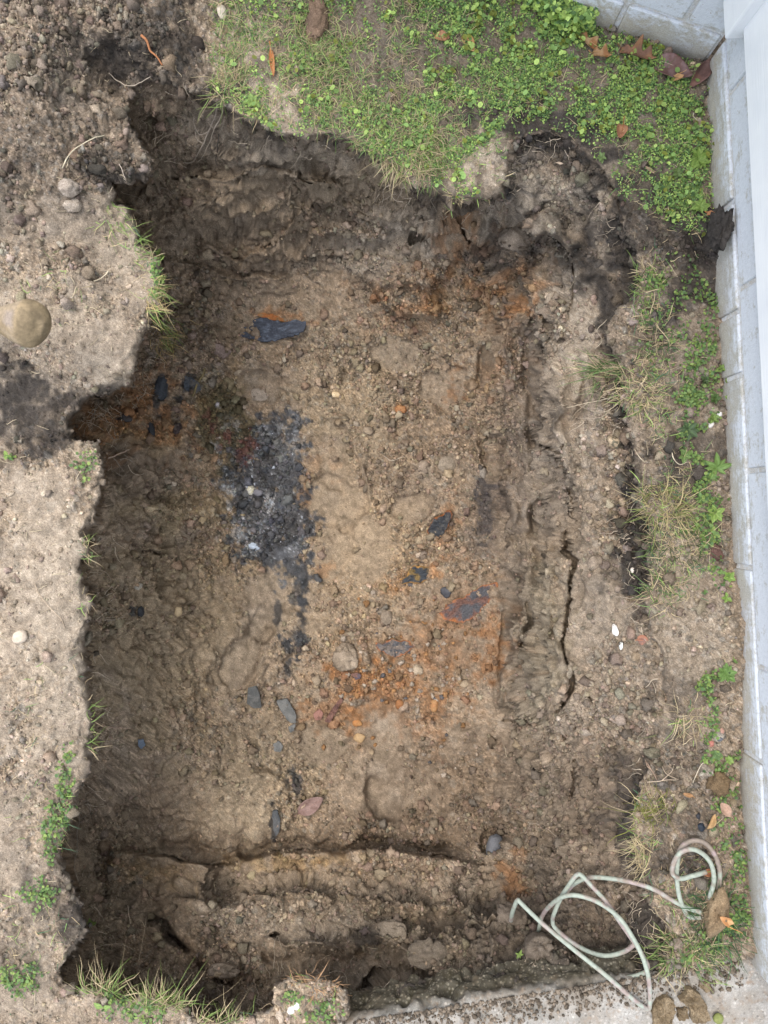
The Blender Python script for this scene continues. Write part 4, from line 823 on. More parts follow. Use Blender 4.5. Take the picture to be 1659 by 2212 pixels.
# --- low leafy cover of the lawn
pat = sstep(.2, .85, .33 + .9 * fbm(PP, 90, 3, 141) + .9 * fbm(PP, 22, 3, 142))
dens = lawn_m * pat * (.30 + .70 * sstep(760, 1050, PX) * sstep(420, 300, PY) + .5 * sstep(150, 60, PY) * sstep(880, 980, PX)); dens = dens * sstep(3, 12, sdr)
for q in ((610,230,40,50),(700,190,30,20),(560,100,40,60),(1050,370,55,50),(1180,270,110,30),(1280,330,60,40),(500,90,40,60),(700,60,28,40),(880,130,50,18),(760,160,50,30),(1060,250,60,16),(620,60,40,30),(840,60,20,30)):
    dens = dens * (1 - .92 * sstep(1.2, .7, ell(*q, 0, .5, 22, 151)))
for (x, y, rx, ry, s) in ((1200,60,120,70,1),(1000,40,140,60,.9),(1400,220,120,110,.9),(1300,170,160,90,.8),(1500,330,40,110,1),(1460,420,60,40,.7),(780,250,90,40,.55),(720,230,60,40,.5),(1150,180,150,70,.6)):
    dens = np.maximum(dens, s * sstep(1.2, .6, ell(x, y, rx, ry, 0, .5, 40, 152)) * (sdr > 3) * np.clip(.36 + 1.4 * fbm(PP, 26, 3, 143), .03, 1))
right = np.zeros(NP_)
for (x, y, rx, ry, s) in ((1495,850,26,60,1),(1530,830,26,80,.7),(1500,780,30,50,.45),(1525,700,30,60,.5),(1440,700,50,90,.18),(1480,960,24,30,.5),(1520,1040,22,50,.8),(1530,1130,30,60,.5),(1545,1240,24,40,.5),(1525,1475,20,18,.9),(1560,1450,24,22,.4),(1535,1560,16,40,.7),(1560,1640,36,26,.6),(1570,1720,30,70,.45),(1560,1790,30,50,.6),(1590,1850,20,80,.5),(1580,1950,30,60,.6),
        (1420,600,30,50,.35),(1500,620,30,40,.5),(1460,430,60,40,.5),(1350,430,16,14,.5),(1535,2040,60,50,.35)):
    right = np.maximum(right, s * sstep(1.25, .6, ell(x, y, rx, ry, 0, .6, 22, 153)) * (sdr > 2) * np.clip(.5 + 1.2 * n_mid, .1, 1))
for (x, y, rx, ry, s) in ((140,1700,20,70,.35),(120,1800,24,60,.3),(90,1930,30,30,.4),(40,2110,50,30,.35),(260,2140,26,16,.6),(300,2180,60,24,.25),(20,985,8,8,.8),(185,1010,24,24,.2),(700,2180,40,20,.3),(640,2150,20,10,.5),(150,1770,14,40,.5),(340,600,12,40,.5)):
    right = np.maximum(right, s * sstep(1.25, .6, ell(x, y, rx, ry, 0, .6, 16, 154)) * (sdr > -2))
notwall = sstep(1525 + (PY - 135) * .0493 + 2, 1525 + (PY - 135) * .0493 - 4, PX) * sstep(-3, 3, PY - (PX - 1129) * .329)
i = pick(31000, np.clip(dens * notwall, 0, 1), (400, 1600, -20, 520)); v, f, c = leaf_cloud(i, (.0012, .0029), .001, .010, [G_LT, G_MD, G_MD, G_DK, G_LT * .9, G_DK])
i2 = pick(800, np.clip(dens * notwall * np.clip(n_mid + .3, 0, 1), 0, 1), (400, 1600, -20, 520)); v2, f2, c2 = leaf_cloud(i2, (.004, .0068), .006, .020, [G_LT, G_MD, G_YL * .8], .7)
tag(link('lawn_clover', fast_mesh('lawn_clover', np.concatenate([v, v2]), np.concatenate([f, f2 + len(v)]), np.concatenate([c, c2])), M['leaf_green']), 'low green clover and creeping weeds covering the lawn corner', 'ground cover', kind='stuff')
i = pick(5200, np.clip(right * notwall, 0, 1)); v, f, c = leaf_cloud(i, (.0020, .0048), .001, .014, [G_LT * .55, G_MD * .6, G_DK * .8, G_MD * .6])
tag(link('edge_weeds', fast_mesh('edge_weeds', v, f, c), M['leaf_green']), 'small green weeds growing along the wall and pit edges', 'weeds', kind='stuff')
# bushy taller cover against the far block wall
bush = np.zeros(NP_)
for (x, y, rx, ry) in ((1205,35,46,36),(1250,60,26,20),(1160,10,40,26)): bush = np.maximum(bush, sstep(1.2, .7, ell(x, y, rx, ry, 20, .4, 22, 155)))
i = pick(1900, bush, (1050, 1320, -30, 120)); v, f, c = leaf_cloud(i, (.0038, .0078), .004, .055, [G_LT, G_MD, G_LT * 1.1, G_DK], .8)
tag(link('wall_bush', fast_mesh('wall_bush', v, f, c), M['leaf_green']), 'taller bushy green weeds hugging the angled block wall', 'weed clump')
# --- grass blades scattered through lawn and right verge
gd = lawn_m * .22 * np.clip(.5 + 1.4 * fbm(PP, 80, 3, 161), 0, 1) * (.5 + 1.2 * sstep(1050, 800, PX)) * (sdr > 3)
for (x, y, rx, ry, s) in ((700,120,80,60,.8),(740,200,120,60,.5),(930,330,60,50,1),(860,300,80,50,.8),(660,40,60,40,.6),(500,120,40,60,.5),(1100,180,100,60,.35)):
    gd = np.maximum(gd, s * sstep(1.3, .6, ell(x, y, rx, ry, 0, .6, 30, 162)) * (sdr > 0))
i = pick(9000, np.clip(gd * notwall, 0, 1), (400, 1600, -20, 520))
v, f, c = grass('g', i, [G_DK, G_MD, STRAW, STRAW2, G_BL, STRAW], [G_MD, G_LT, STRAW, STRAW, G_MD, STRAW * 1.1], (.012, .042), (.0009, .0020))
tag(link('lawn_grass', fast_mesh('lawn_grass', v, f, c), M['leaf_green']), 'thin mixed green and straw grass in the lawn', 'grass', kind='stuff')
vd = np.zeros(NP_)
for (x, y, rx, ry, s) in ((1400,600,34,50,.6),(1400,660,40,50,.5),(1380,830,60,60,.6),(1420,900,40,60,.3),(1460,1180,80,70,.35),(1430,1050,40,50,.3),(1460,1280,50,40,.25),(1500,1900,60,60,.3),(1380,1800,40,60,.3),(1440,1930,40,40,.3),(1490,1560,40,40,.12),(1500,1050,40,60,.2),(250,500,50,60,.12),(330,600,20,60,.5),
        (100,1720,50,120,.06),(180,1430,24,60,.12),(140,1750,24,80,.3),(250,2100,140,40,.18),(500,2170,200,30,.12),(60,2050,80,80,.08),(120,620,60,60,.05),(90,600,40,30,.12),(180,1180,20,20,.25),(175,1290,20,16,.2),(60,1650,40,200,.02)):
    vd = np.maximum(vd, s * sstep(1.3, .6, ell(x, y, rx, ry, 0, .6, 30, 163)) * (sdr > -1))
i = pick(2400, np.clip(vd * notwall, 0, 1))
v, f, c = grass('g', i, [G_DK, G_MD, STRAW, STRAW2, G_BL, STRAW], [G_MD, G_LT, STRAW, STRAW, G_BL * 1.4, STRAW * 1.1], (.010, .040), (.0009, .0020), (.5, 1.4))
tag(link('verge_grass', fast_mesh('verge_grass', v, f, c), M['leaf_green']), 'sparse short grass on the pit verges', 'grass', kind='stuff')

def tuft(px, py, rx, ry, n, ln, green, label, tone=G_MD, tip=G_LT, straw=STRAW, dirn=None, spread=math.pi, lean=(.35, 1.45), droop=(.1, .8), wd=(.0010, .0022)):
    z = surf_z(px, py); k = (CAM_H - z) / FOC; root = empty('grass_tuft', at(px, py, z)); org = np.array(at(px, py, z))
    a_ = rng.uniform(0, 2 * np.pi, n); r_ = np.sqrt(rng.random(n)); bx, by = px + rx * r_ * np.cos(a_), py + ry * r_ * np.sin(a_)
    base = surf(bx, by); base[:, 2] = np.maximum(base[:, 2], z - .03)
    az = np.where(rng.random(n) < .45, np.arctan2(-ry * r_ * np.sin(a_), rx * r_ * np.cos(a_)) + rng.normal(0, .7, n), rng.uniform(0, 6.28, n)) if dirn is None else np.radians(dirn) + rng.uniform(-spread, spread, n)
    isg = rng.random(n) < green; br = rng.uniform(.7, 1.3, (n, 1)); L = ln[0] * .6 + (ln[1] - ln[0] * .6) * rng.random(n) ** 1.5
    for nm, msk, cb, ct in (('green_blades', isg, tone * .62, tip * .62), ('dry_blades', ~isg, straw * .85, straw * 1.1)):
        m = int(msk.sum())
        if not m: continue
        v, f, c = blades(base[msk] - np.array([0, 0, .003]), az[msk], rng.uniform(*lean, m), L[msk], rng.uniform(*wd, m), rng.uniform(*droop, m), np.tile(cb, (m, 1)) * br[msk], np.tile(ct, (m, 1)) * br[msk])
        link(nm, fast_mesh(nm, v - org, f, np.clip(c, .01, .8)), M['leaf_green'], root)['kind'] = 'stuff'
    return tag(root, label, 'grass tuft', 'grass tufts around the pit')
tuft(490,185,42,34,130,(.03,.075),.5,'green and straw grass tuft on the upper left turf lip above hanging roots')
tuft(545,50,24,40,60,(.03,.06),.8,'green grass tuft beside a pale stone near the top edge', G_BL, G_MD)
tuft(355,715,26,36,130,(.04,.095),.35,'long straw and green grass tuft drooping over the left turf slab into the pit', dirn=-40, spread=1.0, droop=(.5,1.2), straw=np.array([.52,.38,.17]))
tuft(330,650,20,44,90,(.03,.07),.45,'straw tinted grass fringe along the left turf slab edge', dirn=-20, spread=1.1, droop=(.4,1.0), straw=np.array([.52,.40,.2]))
tuft(250,460,26,34,40,(.03,.06),.85,'thin sparse green grass on the left slab below the dark overhang', dirn=-60, spread=1.2)
tuft(300,530,12,30,34,(.03,.06),.9,'green blades fringing the left slab above the clover sprig', dirn=-10, spread=.9, droop=(.3,.8))
tuft(1320,800,34,18,120,(.04,.10),.65,'dark green grass tuft leaning out over the right pit edge', G_DK, G_MD, dirn=190, spread=.8, droop=(.2,.8))
tuft(1380,850,40,36,130,(.03,.07),.3,'straw coloured turf tuft right of the overhanging grass', straw=STRAW * 1.05)
tuft(1425,735,36,44,150,(.04,.085),.5,'green and straw tuft fanning out on the upper right verge', G_BL, G_MD)
tuft(1398,610,26,46,100,(.02,.055),.6,'upright strip of mixed grass on the turf near the dark crumbly bank')
tuft(1435,1095,46,40,190,(.04,.10),.35,'shaggy straw topped grass patch on the verge beside long leaved weed', STRAW_Y * .5, G_LT, straw=np.array([.47,.38,.2]))
tuft(1465,1170,70,50,320,(.025,.065),.65,'broad dense patch of short dull green grass near the wall', np.array([.085,.12,.05]), np.array([.14,.19,.07]))
tuft(1440,1275,44,28,120,(.03,.075),.7,'small dark green tuft below the dense grass patch', G_DK, G_MD)
tuft(1485,1550,24,28,46,(.04,.085),.45,'isolated tuft of pale dry blades on bare earth', dirn=None)
tuft(1415,1755,40,30,120,(.04,.09),.55,'yellow green grass tuft at the lower right pit edge', np.array([.22,.26,.05]), np.array([.38,.38,.07]), dirn=150, spread=1.6)
tuft(1385,1845,32,40,110,(.03,.075),.2,'straw coloured grass tuft left of the coiled hose', straw=np.array([.52,.42,.25]), dirn=190, spread=1.4)
tuft(1545,1990,46,60,330,(.05,.10),.9,'thick dark green grass by the wall above the concrete path', G_BL * .9, np.array([.10,.22,.07]))
tuft(1480,2060,60,44,300,(.04,.085),.6,'green and bleached grass clump on the concrete path edge', np.array([.07,.16,.05]), G_LT, straw=STRAW * 1.1)
tuft(930,335,36,44,190,(.03,.07),.55,'green grass tuft hanging at the top rim of the pit', G_DK * 1.1, G_MD, dirn=-80, spread=1.3)
tuft(860,360,60,26,150,(.025,.06),.2,'straw coloured grass fringe along the top rim', dirn=-90, spread=1.1, droop=(.4,1.0))
tuft(985,425,16,18,40,(.015,.035),.1,'bleached dry grass wisp at the tip of the top rim', straw=STRAW * 1.15)
tuft(235,2142,60,16,130,(.04,.085),.5,'pale grass tuft on the lower left turf edge', dirn=90, spread=1.3)
tuft(350,2172,54,14,150,(.04,.08),.6,'green tufted grass right of the pale tuft on the lower turf', dirn=80, spread=1.3)
tuft(470,2206,60,8,80,(.03,.07),.6,'thin green grass along the bottom rim', dirn=70, spread=1.3)
tuft(680,2120,54,26,150,(.02,.05),.08,'reddish straw roots and stubble on the turf clod at the bottom', straw=np.array([.46,.28,.15]), lean=(.7,1.5))
tuft(195,1570,12,60,34,(.02,.05),.6,'fine blades along the lower left slab edge', dirn=0, spread=1.0)
tuft(185,1195,12,26,26,(.02,.05),.6,'few curling blades on the left slab beside the dark floor', dirn=0, spread=1.0)

# --- broad-leaved weeds, each leaf its own piece
def leaf_mesh(name, L, Wd, curl=.25, c0=G_MD, c1=G_LT, pointy=.5, seed=0, fold=.18):
    nu, nv = 7, 2; V, C_, F_ = [], [], []
    for a in range(nu + 1):
        u = a / nu; w = Wd * (math.sin(math.pi * min(1, u ** (.55 + pointy * .6))) ** .75) * (.25 + .75 * min(1, u * 3)) if 0 < u < 1 else Wd * (.12 if a == 0 else .02)
        for b in range(-nv, nv + 1):
            s = b / nv; V.append((u * L, s * w * .5, abs(s) * w * fold + curl * L * (u * .9 - u * u * 1.1)))
            m = .5 + .5 * math.sin(u * 9 + abs(s) * 5 + seed); k = (c0 * (1 - m) + c1 * m) * (1.15 if b == 0 else 1.0); C_.append(k)
    ncol = 2 * nv + 1
    for a in range(nu):
        for b in range(2 * nv): i0 = a * ncol + b; F_.append((i0, i0 + ncol, i0 + ncol + 1, i0 + 1))
    me = fast_mesh(name, np.array(V), np.array(F_), np.array(C_)); me.materials.append(M['leaf_green']); return me
from mathutils import Euler
def weed(px, py, nleaf, Lpx, Wpx, label, c0=G_MD, c1=G_LT, pointy=.5, tiers=1, lift=.006, up=(.05, .45), az0=0.0):
    z = surf_z(px, py); k = (CAM_H - z) / FOC; root = empty('weed_plant', at(px, py, z + .001)); tag(root, label, 'weed', 'leafy weeds along the house wall')
    c0, c1 = np.asarray(c0) * .68, np.asarray(c1) * .68; me = leaf_mesh('leaf', Lpx * k, Wpx * k, .22, c0, c1, pointy, px); g = 2.39996; s = rng.uniform(0, 6)
    for j in range(nleaf):
        o = link('leaf', me, None, root); sc = rng.uniform(.7, 1.1) * (1 - .45 * (j / nleaf) * (tiers > 1)); o.scale = (sc, sc, sc)
        o.rotation_euler = Euler((rng.uniform(-.25, .25), -rng.uniform(*up) - (.5 * j / nleaf if tiers > 1 else 0), s + az0 + g * j), 'XYZ'); o.location = (0, 0, lift + .004 * (j / nleaf) * tiers)
    link('stem', fast_mesh('stem', *tube_tris(np.array([(0, 0, -.006), (.0005, 0, lift * .5), (0, 0, lift + .002)]), .0012, 5), np.tile(c0, (17, 1))), M['leaf_green'], root)
    return root
weed(1544,1011,7,34,13,'weed with long blotched leaves at the foot of the wall', G_MD * 1.1, np.array([.16,.27,.06]), .4)
weed(1510,1076,5,17,8,'small five leaved weed left of the long leaved ones', G_DK * 1.2, G_MD)
weed(1541,1108,7,24,13,'bright green weed below the small five leaved one by the wall', G_LT, np.array([.19,.33,.06]))
weed(1483,929,9,24,11,'dark dull leaved weed on bare black soil away from the wall', G_DK, np.array([.08,.11,.06]))
weed(1475,985,5,18,11,'pale weed beside a bent straw stalk on the verge', np.array([.14,.19,.06]), G_MD)
weed(1540,862,9,17,13,'round leaved rosette in the middle of the wall weeds', np.array([.10,.17,.05]), np.array([.15,.24,.07]), .2, 2)
weed(1572,862,8,16,13,'round leaved rosette leaning furthest onto the blocks', np.array([.09,.17,.05]), G_LT, .2, 2, .014)
weed(1554,798,8,15,11,'upper round leaved rosette against the block wall', np.array([.10,.18,.05]), G_LT, .2, 2)
weed(1566,832,7,14,10,'small rosette between two rosettes touching the blocks', np.array([.09,.16,.05]), G_LT, .2, 2, .012)
weed(1536,904,8,16,12,'lowest round leaved rosette above the white shell', np.array([.10,.18,.05]), G_LT, .2, 2)
weed(1518,824,8,15,10,'greyish rosette left of the wall rosettes', np.array([.11,.16,.07]), np.array([.15,.21,.09]), .2, 2)
weed(1505,350,9,28,14,'large fresh green weed near the top of the wall strip', G_LT, np.array([.20,.36,.06]), .4, 1)
weed(1509,450,9,22,12,'light green weed beside the dark soil pile at the wall', G_LT, np.array([.20,.34,.07]), .4, 1)
weed(1460,377,7,16,10,'pale yellow green weed in the clover by the wall', np.array([.16,.24,.08]), np.array([.24,.33,.10]), .3)
weed(1296,344,6,14,9,'pale seedling at the black soil edge of the lawn', np.array([.18,.27,.09]), np.array([.28,.38,.14]), .3)
weed(1572,1246,6,15,11,'bright little weed where bare mortar meets the soil', G_LT, np.array([.18,.36,.06]), .3)
weed(1566,1290,4,14,9,'tiny weed at the wall above the bare brown bank', G_LT, np.array([.18,.34,.07]), .3)
weed(1564,1452,10,25,13,'full green rosette on bare soil low along the wall', G_MD, np.array([.14,.27,.06]), .35)
weed(1545,1628,6,15,13,'round pale leaved weed below the black glassy stone', np.array([.15,.25,.09]), np.array([.22,.34,.13]), .15)
weed(1572,1640,7,13,11,'small weed cluster touching the painted wall', G_MD, G_LT, .2)
weed(1520,1640,5,11,8,'little weed on the left of the pale leaved weed', G_MD, G_LT, .2)
weed(546,225,5,20,12,'broad leaved seedling under the upper left grass tuft', G_MD, G_LT, .3)
weed(225,2172,2,22,12,'pair of broad seed leaves on the lower left turf', G_LT, np.array([.2,.36,.1]), .3)
weed(200,1992,4,13,9,'small clover leaf on the lower left slab tip', G_LT, np.array([.2,.36,.1]), .2)
weed(345,560,8,20,11,'light green clover sprig overhanging the left slab edge', G_LT, np.array([.24,.38,.09]), .2, 1, .02)
weed(350,612,7,18,10,'lower clover sprig beside the long straw tuft', G_MD, G_LT, .2, 1, .015)
weed(20,985,4,12,9,'single small clover plant on the left spoil', G_LT, np.array([.22,.36,.07]), .2)
weed(1120,2058,5,12,6,'tiny green sprig on the clod inside the hose loop', G_MD, G_LT, .3)

# ------------------------------------------------------------------ fallen leaves
def fall_leaf(px, py, L, Wd, ang, c, label, c2=None, lobes=0, curl=.006, lift=.007, point=1.0, tilt=.6, name='fallen_leaf', vein=None):
    t = np.linspace(0, 1, 24); w = Wd * .5 * np.sin(np.pi * t ** .85) ** (.8) * (1 + (.45 * np.sin(t * lobes * 2 * np.pi) if lobes else 0)); a = math.radians(ang)
    up = np.stack([(t - .5) * L, -w], 1); dn = np.stack([(t - .5) * L, w], 1)[::-1]; q = np.concatenate([up, dn[1:-1]])
    p = np.stack([px + q[:, 0] * math.cos(a) - q[:, 1] * math.sin(a), py + q[:, 0] * math.sin(a) + q[:, 1] * math.cos(a)], 1)
    ca, sa = math.cos(a), math.sin(a)
    cf = lambda d, rad: curl * (((-d[:, 0] * sa + d[:, 1] * ca) / (Wd * .5)) ** 2) + curl * .7 * ((d[:, 0] * ca + d[:, 1] * sa) / (L * .5)) ** 3
    o = plate(name, p, label, 'leaf', mixc(np.asarray(c) * .82 + .03, (np.asarray(c) if c2 is None else np.asarray(c2)) * .82 + .02, .014, .1, .3, int(px)), .0006, lift, tilt, .0012, cf, 'leaf_dry', 6, .3 if not lobes else .6, 'fallen leaves', 60 if not lobes else 90)
    k = (CAM_H - o.location.z) / FOC; n_ = 9; tt = np.linspace(-.62, .5, n_); pts = []
    for s_ in tt: x_, y_ = px + s_ * L * ca, py + s_ * L * sa; d_ = np.array([[s_ * L * ca, s_ * L * sa]]); pts.append(np.array([(x_ - px) * k, -(y_ - py) * k, float(cf(d_, 0)[0]) * (abs(s_) <= .5) + .0009]))
    vv, ff = tube_tris(np.array(pts), np.linspace(.0010, .0004, n_), 5); link('midrib', fast_mesh('midrib', vv, ff, np.tile(np.asarray(c) * 1.25 if vein is None else vein, (len(vv), 1))), M['leaf_dry'], o)
    return o
OR = np.array([.46,.20,.06]); BRN = np.array([.17,.075,.04]); TANL = np.array([.48,.31,.15])
fall_leaf(955,80,34,22,10,np.array([.52,.25,.11]),'oval orange leaf with brown centre on the clover', np.array([.26,.10,.05]))
fall_leaf(1012,92,50,24,62,np.array([.60,.38,.15]),'pale yellow orange leaf right of the oval orange leaf', np.array([.50,.26,.09]))
fall_leaf(588,135,66,12,84,np.array([.50,.20,.06]),'narrow bright orange leaf lying on bare soil in the lawn', None, 0, .004)
fall_leaf(1341,283,40,24,100,np.array([.34,.14,.06]),'folded rust brown leaf on the thin lawn near the black soil', np.array([.42,.20,.09]), 0, .012, .014)
fall_leaf(1272,92,60,22,40,TANL,'lobed tan oak leaf beside the angled wall', OR * .8, 2, .010)
fall_leaf(1300,118,46,22,10,np.array([.40,.23,.10]),'curled tan leaf fragment under the oak leaf', OR * .7, 2, .012)
fall_leaf(1378,118,80,30,20,np.array([.20,.09,.045]),'curled dark brown leaf on the left of the wall corner', np.array([.30,.14,.06]), 3, .018, .012)
fall_leaf(1450,148,96,50,22,np.array([.22,.125,.115]),'large purplish brown dead leaf with pale midrib in the wall corner', np.array([.16,.075,.06]), 0, .014, .012, vein=np.array([.50,.42,.30]))
fall_leaf(1512,158,60,30,-60,np.array([.15,.07,.055]),'dark curled leaf end standing in the wall corner', np.array([.22,.10,.07]), 0, .020, .014)
fall_leaf(1465,168,24,14,-20,np.array([.50,.28,.11]),'small tan leaf lying on the big purplish leaf', None, 0, .008, .02)
fall_leaf(1504,268,34,18,70,np.array([.52,.44,.34]),'bleached curled leaf at the foot of the wall', np.array([.34,.25,.17]), 0, .012)
fall_leaf(1536,464,22,10,8,np.array([.38,.16,.06]),'small orange brown leaf above the dark soil pile', None, 0, .006)
fall_leaf(670,1740,66,34,-32,np.array([.30,.185,.155]),'pinkish brown torn leaf on the pit floor', np.array([.22,.125,.10]), 0, .014, .012)
fall_leaf(1570,1988,28,18,20,np.array([.52,.24,.08]),'orange leaf in the green grass near the path', np.array([.62,.36,.16]), 0, .008, .035)
fall_leaf(1568,1750,34,22,60,np.array([.42,.26,.18]),'pale pinkish leaf among weeds below the muddy clump', None, 0, .006, .014)
fall_leaf(1537,1775,36,14,-70,np.array([.48,.30,.13]),'curled tan leaf beside a black stone', None, 0, .012, .012)
fall_leaf(1487,1717,20,10,10,np.array([.34,.17,.06]),'small brown leaf at the verge above the yellow tuft', None, 0, .004)
fall_leaf(1388,1380,24,22,0,np.array([.42,.17,.09]),'reddish leaf scrap on the bare right bank', np.array([.22,.11,.08]), 0, .006)
fall_leaf(1530,1885,26,18,0,np.array([.40,.15,.06]),'orange leaf inside the coiled hose', None, 0, .006)
fall_leaf(1210,352,14,6,10,np.array([.55,.42,.30]),'tiny pale leaf scrap on the black topsoil', None, 0, .002)
fall_leaf(1404,368,24,8,35,np.array([.42,.30,.18]),'narrow dry leaf on the thin grass near the corner', None, 0, .004)
# ------------------------------------------------------------------ stones, clods and scraps
WHT = np.array([.52,.48,.42]); DIRT = np.array([.26,.20,.15]); DIRT2 = np.array([.34,.28,.22])
ST = 'stones and clods in and around the pit'
def stone(px, py, rx, ry, ang, c, label, cat='stone', name='stone', c2=None, **kw): return lump(name, px, py, rx, ry, ang, c, label, cat, ST, color2=c2, **kw)
stone(725,852,12,8,10,np.array([.62,.44,.24]),'small pale orange stone on the upper pit floor', c2=np.array([.66,.52,.34]), angular=.2)
stone(749,1420,34,30,40,np.array([.23,.18,.13]),'big pale crusted clod left of the rusty rubble', 'clod', 'earth_clod', np.array([.35,.28,.21]), rough=.5, angular=.2, base=ICO4, flat=.7, mat='soil')
stone(147,406,26,22,20,np.array([.33,.275,.225]),'upper of two pale flat clods on the left spoil', 'clod', 'earth_clod', np.array([.38,.32,.265]), rough=.4, angular=.25, mat='soil', base=ICO4)
stone(160,444,20,17,-10,np.array([.33,.275,.22]),'lower of two pale flat clods on the left spoil', 'clod', 'earth_clod', np.array([.38,.32,.26]), rough=.4, angular=.25, mat='soil', base=ICO4)
stone(45,1376,17,13,-20,np.array([.44,.36,.28]),'smooth pale tan stone in the left slab', c2=np.array([.50,.42,.33]))
stone(480,26,10,14,-20,np.array([.50,.42,.33]),'pale oval stone in grass at the top edge', c2=np.array([.58,.50,.40]))
stone(685,55,25,46,4,np.array([.15,.10,.07]),'long rough brown bark covered lump in the lawn', 'lump', 'bark_lump', np.array([.27,.18,.12]), rough=.3, base=ICO4, flat=.7, mat='soil')
stone(1084,1838,20,36,-14,np.array([.10,.10,.105]),'smooth dark grey stone in a pocket of the lower right wall', c2=np.array([.16,.16,.17]), rough=.1, flat=.9, up=.5, base=ICO4)
stone(964,1278,12,12,0,np.array([.035,.035,.04]),'round black pebble above the large rusty flake', 'pebble', 'pebble', np.array([.10,.10,.11]))
stone(771,1561,12,9,10,np.array([.36,.19,.075]),'upper orange stone of a pair below the rusty rubble', c2=np.array([.36,.15,.05]), angular=.2)
stone(777,1593,14,11,-15,np.array([.40,.28,.155]),'lower pale orange stone of the pair below the rubble', c2=np.array([.36,.22,.10]), angular=.2)
stone(938,1524,9,13,10,np.array([.33,.19,.085]),'orange lump right of the rusty rubble', c2=np.array([.36,.17,.07]))
stone(864,1520,9,12,0,np.array([.28,.14,.055]),'rust orange lump in the middle of the rubble', c2=np.array([.26,.10,.04]))
stone(902,1447,16,13,20,np.array([.34,.27,.19]),'pale tan angular stone in the rubble', c2=np.array([.42,.34,.25]), rough=.4, angular=.28, mat='soil')
stone(1003,1478,12,10,0,np.array([.32,.245,.165]),'tan stone near the foot of the right wall', c2=np.array([.38,.30,.21]), angular=.28, rough=.4, mat='soil')
stone(478,757,25,17,0,np.array([.21,.155,.13]),'flat purplish brown clod below the black metal strip', 'clod', 'earth_clod', np.array([.27,.20,.165]), angular=.2, flat=.35, mat='soil', base=ICO4)
stone(558,852,22,16,15,np.array([.31,.255,.20]),'pale flat flake of earth in a round footprint', 'clod', 'earth_clod', np.array([.35,.29,.23]), angular=.2, flat=.18, rough=.4, mat='soil', base=ICO4)
stone(865,885,14,10,0,np.array([.33,.14,.06]),'small red brown clod on the upper floor', 'clod', 'earth_clod', np.array([.42,.22,.10]), mat='soil', base=ICO4)
stone(1170,2055,44,36,10,np.array([.12,.096,.075]),'large crumbly clod under the hose loop', 'clod', 'earth_clod', np.array([.18,.147,.115]), rough=.6, base=ICO4, flat=.7, angular=.2, mat='soil')
stone(1105,1985,34,26,-10,np.array([.12,.095,.075]),'dark clod at the foot of the hanging hose end', 'clod', 'earth_clod', np.array([.18,.145,.11]), rough=.3, base=ICO4, flat=.7, mat='soil')
stone(925,2062,48,34,-5,np.array([.11,.088,.066]),'biggest clod lodged on the bottom pit wall', 'clod', 'earth_clod', np.array([.17,.138,.104]), rough=.6, base=ICO4, flat=.4, angular=.15, mat='soil')
stone(482,2092,36,20,12,np.array([.17,.135,.10]),'oval clod perched over a dark crack in the bottom wall', 'clod', 'earth_clod', np.array([.24,.19,.145]), rough=.4, base=ICO4, flat=.5, angular=.2, mat='soil')
stone(850,2010,40,22,8,np.array([.17,.135,.10]),'wide clod left of the biggest bottom clod', 'clod', 'earth_clod', np.array([.22,.18,.135]), rough=.45, base=ICO4, flat=.4, angular=.2, mat='soil')
stone(1118,520,36,26,10,np.array([.11,.09,.072]),'dark slumped clod under the top right ledge', 'clod', 'earth_clod', np.array([.24,.195,.15]), rough=.3, base=ICO4, flat=.5, mat='soil')
stone(1329,1361,8,15,-12,np.array([.55,.52,.48]),'white flake, upper of two on the right bank', 'flake', 'stone_flake', np.array([.62,.60,.56]), angular=.25, flat=.3)
fl = stone(1342,1394,7,10,12,np.array([.52,.54,.50]),'small white chip with dark speck, lower of two on the right bank', 'flake', 'stone_flake', np.array([.66,.66,.62]), angular=.3, flat=.3)
stone(1366,1232,5,6,0,np.array([.60,.53,.46]),'tiny round cream pebble on the black soil edge', 'pebble', 'pebble', rough=.08)
stone(1554,1594,11,9,-20,np.array([.03,.032,.04]),'black glassy stone by the wall weeds', c2=np.array([.20,.21,.24]), angular=.3, mat='metal_rust')
stone(1537,1606,7,9,0,np.array([.34,.14,.11]),'red brick chip left of the glassy stone', 'chip', 'brick_chip', angular=.3)
stone(1559,1578,6,8,-30,np.array([.38,.22,.17]),'pinkish chip above the glassy stone', 'chip', 'brick_chip', angular=.3)
stone(1554,896,6,9,15,np.array([.66,.64,.62]),'white snail shell at the wall below round leaved weeds', 'shell', 'shell', rough=.06, flat=.8)
stone(1536,918,5,8,40,np.array([.58,.54,.50]),'small white shell half hidden under the lowest rosette', 'shell', 'shell', rough=.06, flat=.8)
stone(1514,1787,9,11,0,np.array([.018,.024,.034]),'blue black stone beside the curled tan leaf', mat='metal_rust', angular=.25)
stone(1507,1762,7,9,0,np.array([.03,.03,.034]),'black stone above the blue black one', mat='metal_rust', angular=.25)
stone(1550,1688,22,24,20,np.array([.10,.068,.038]),'brown muddy clump among the lower wall weeds', 'clump', 'mud_clump', np.array([.17,.115,.062]), rough=.35, base=ICO4, mat='soil')
stone(1548,1196,13,17,0,np.array([.085,.045,.038]),'dark reddish clump at the wall beside short grass', 'clump', 'mud_clump', np.array([.14,.08,.062]), rough=.35, mat='soil', base=ICO4)
stone(1566,1486,11,9,0,np.array([.09,.072,.055]),'dark earth lump under the full green rosette', 'lump', 'mud_clump', np.array([.14,.11,.08]), rough=.3, mat='soil', base=ICO4)
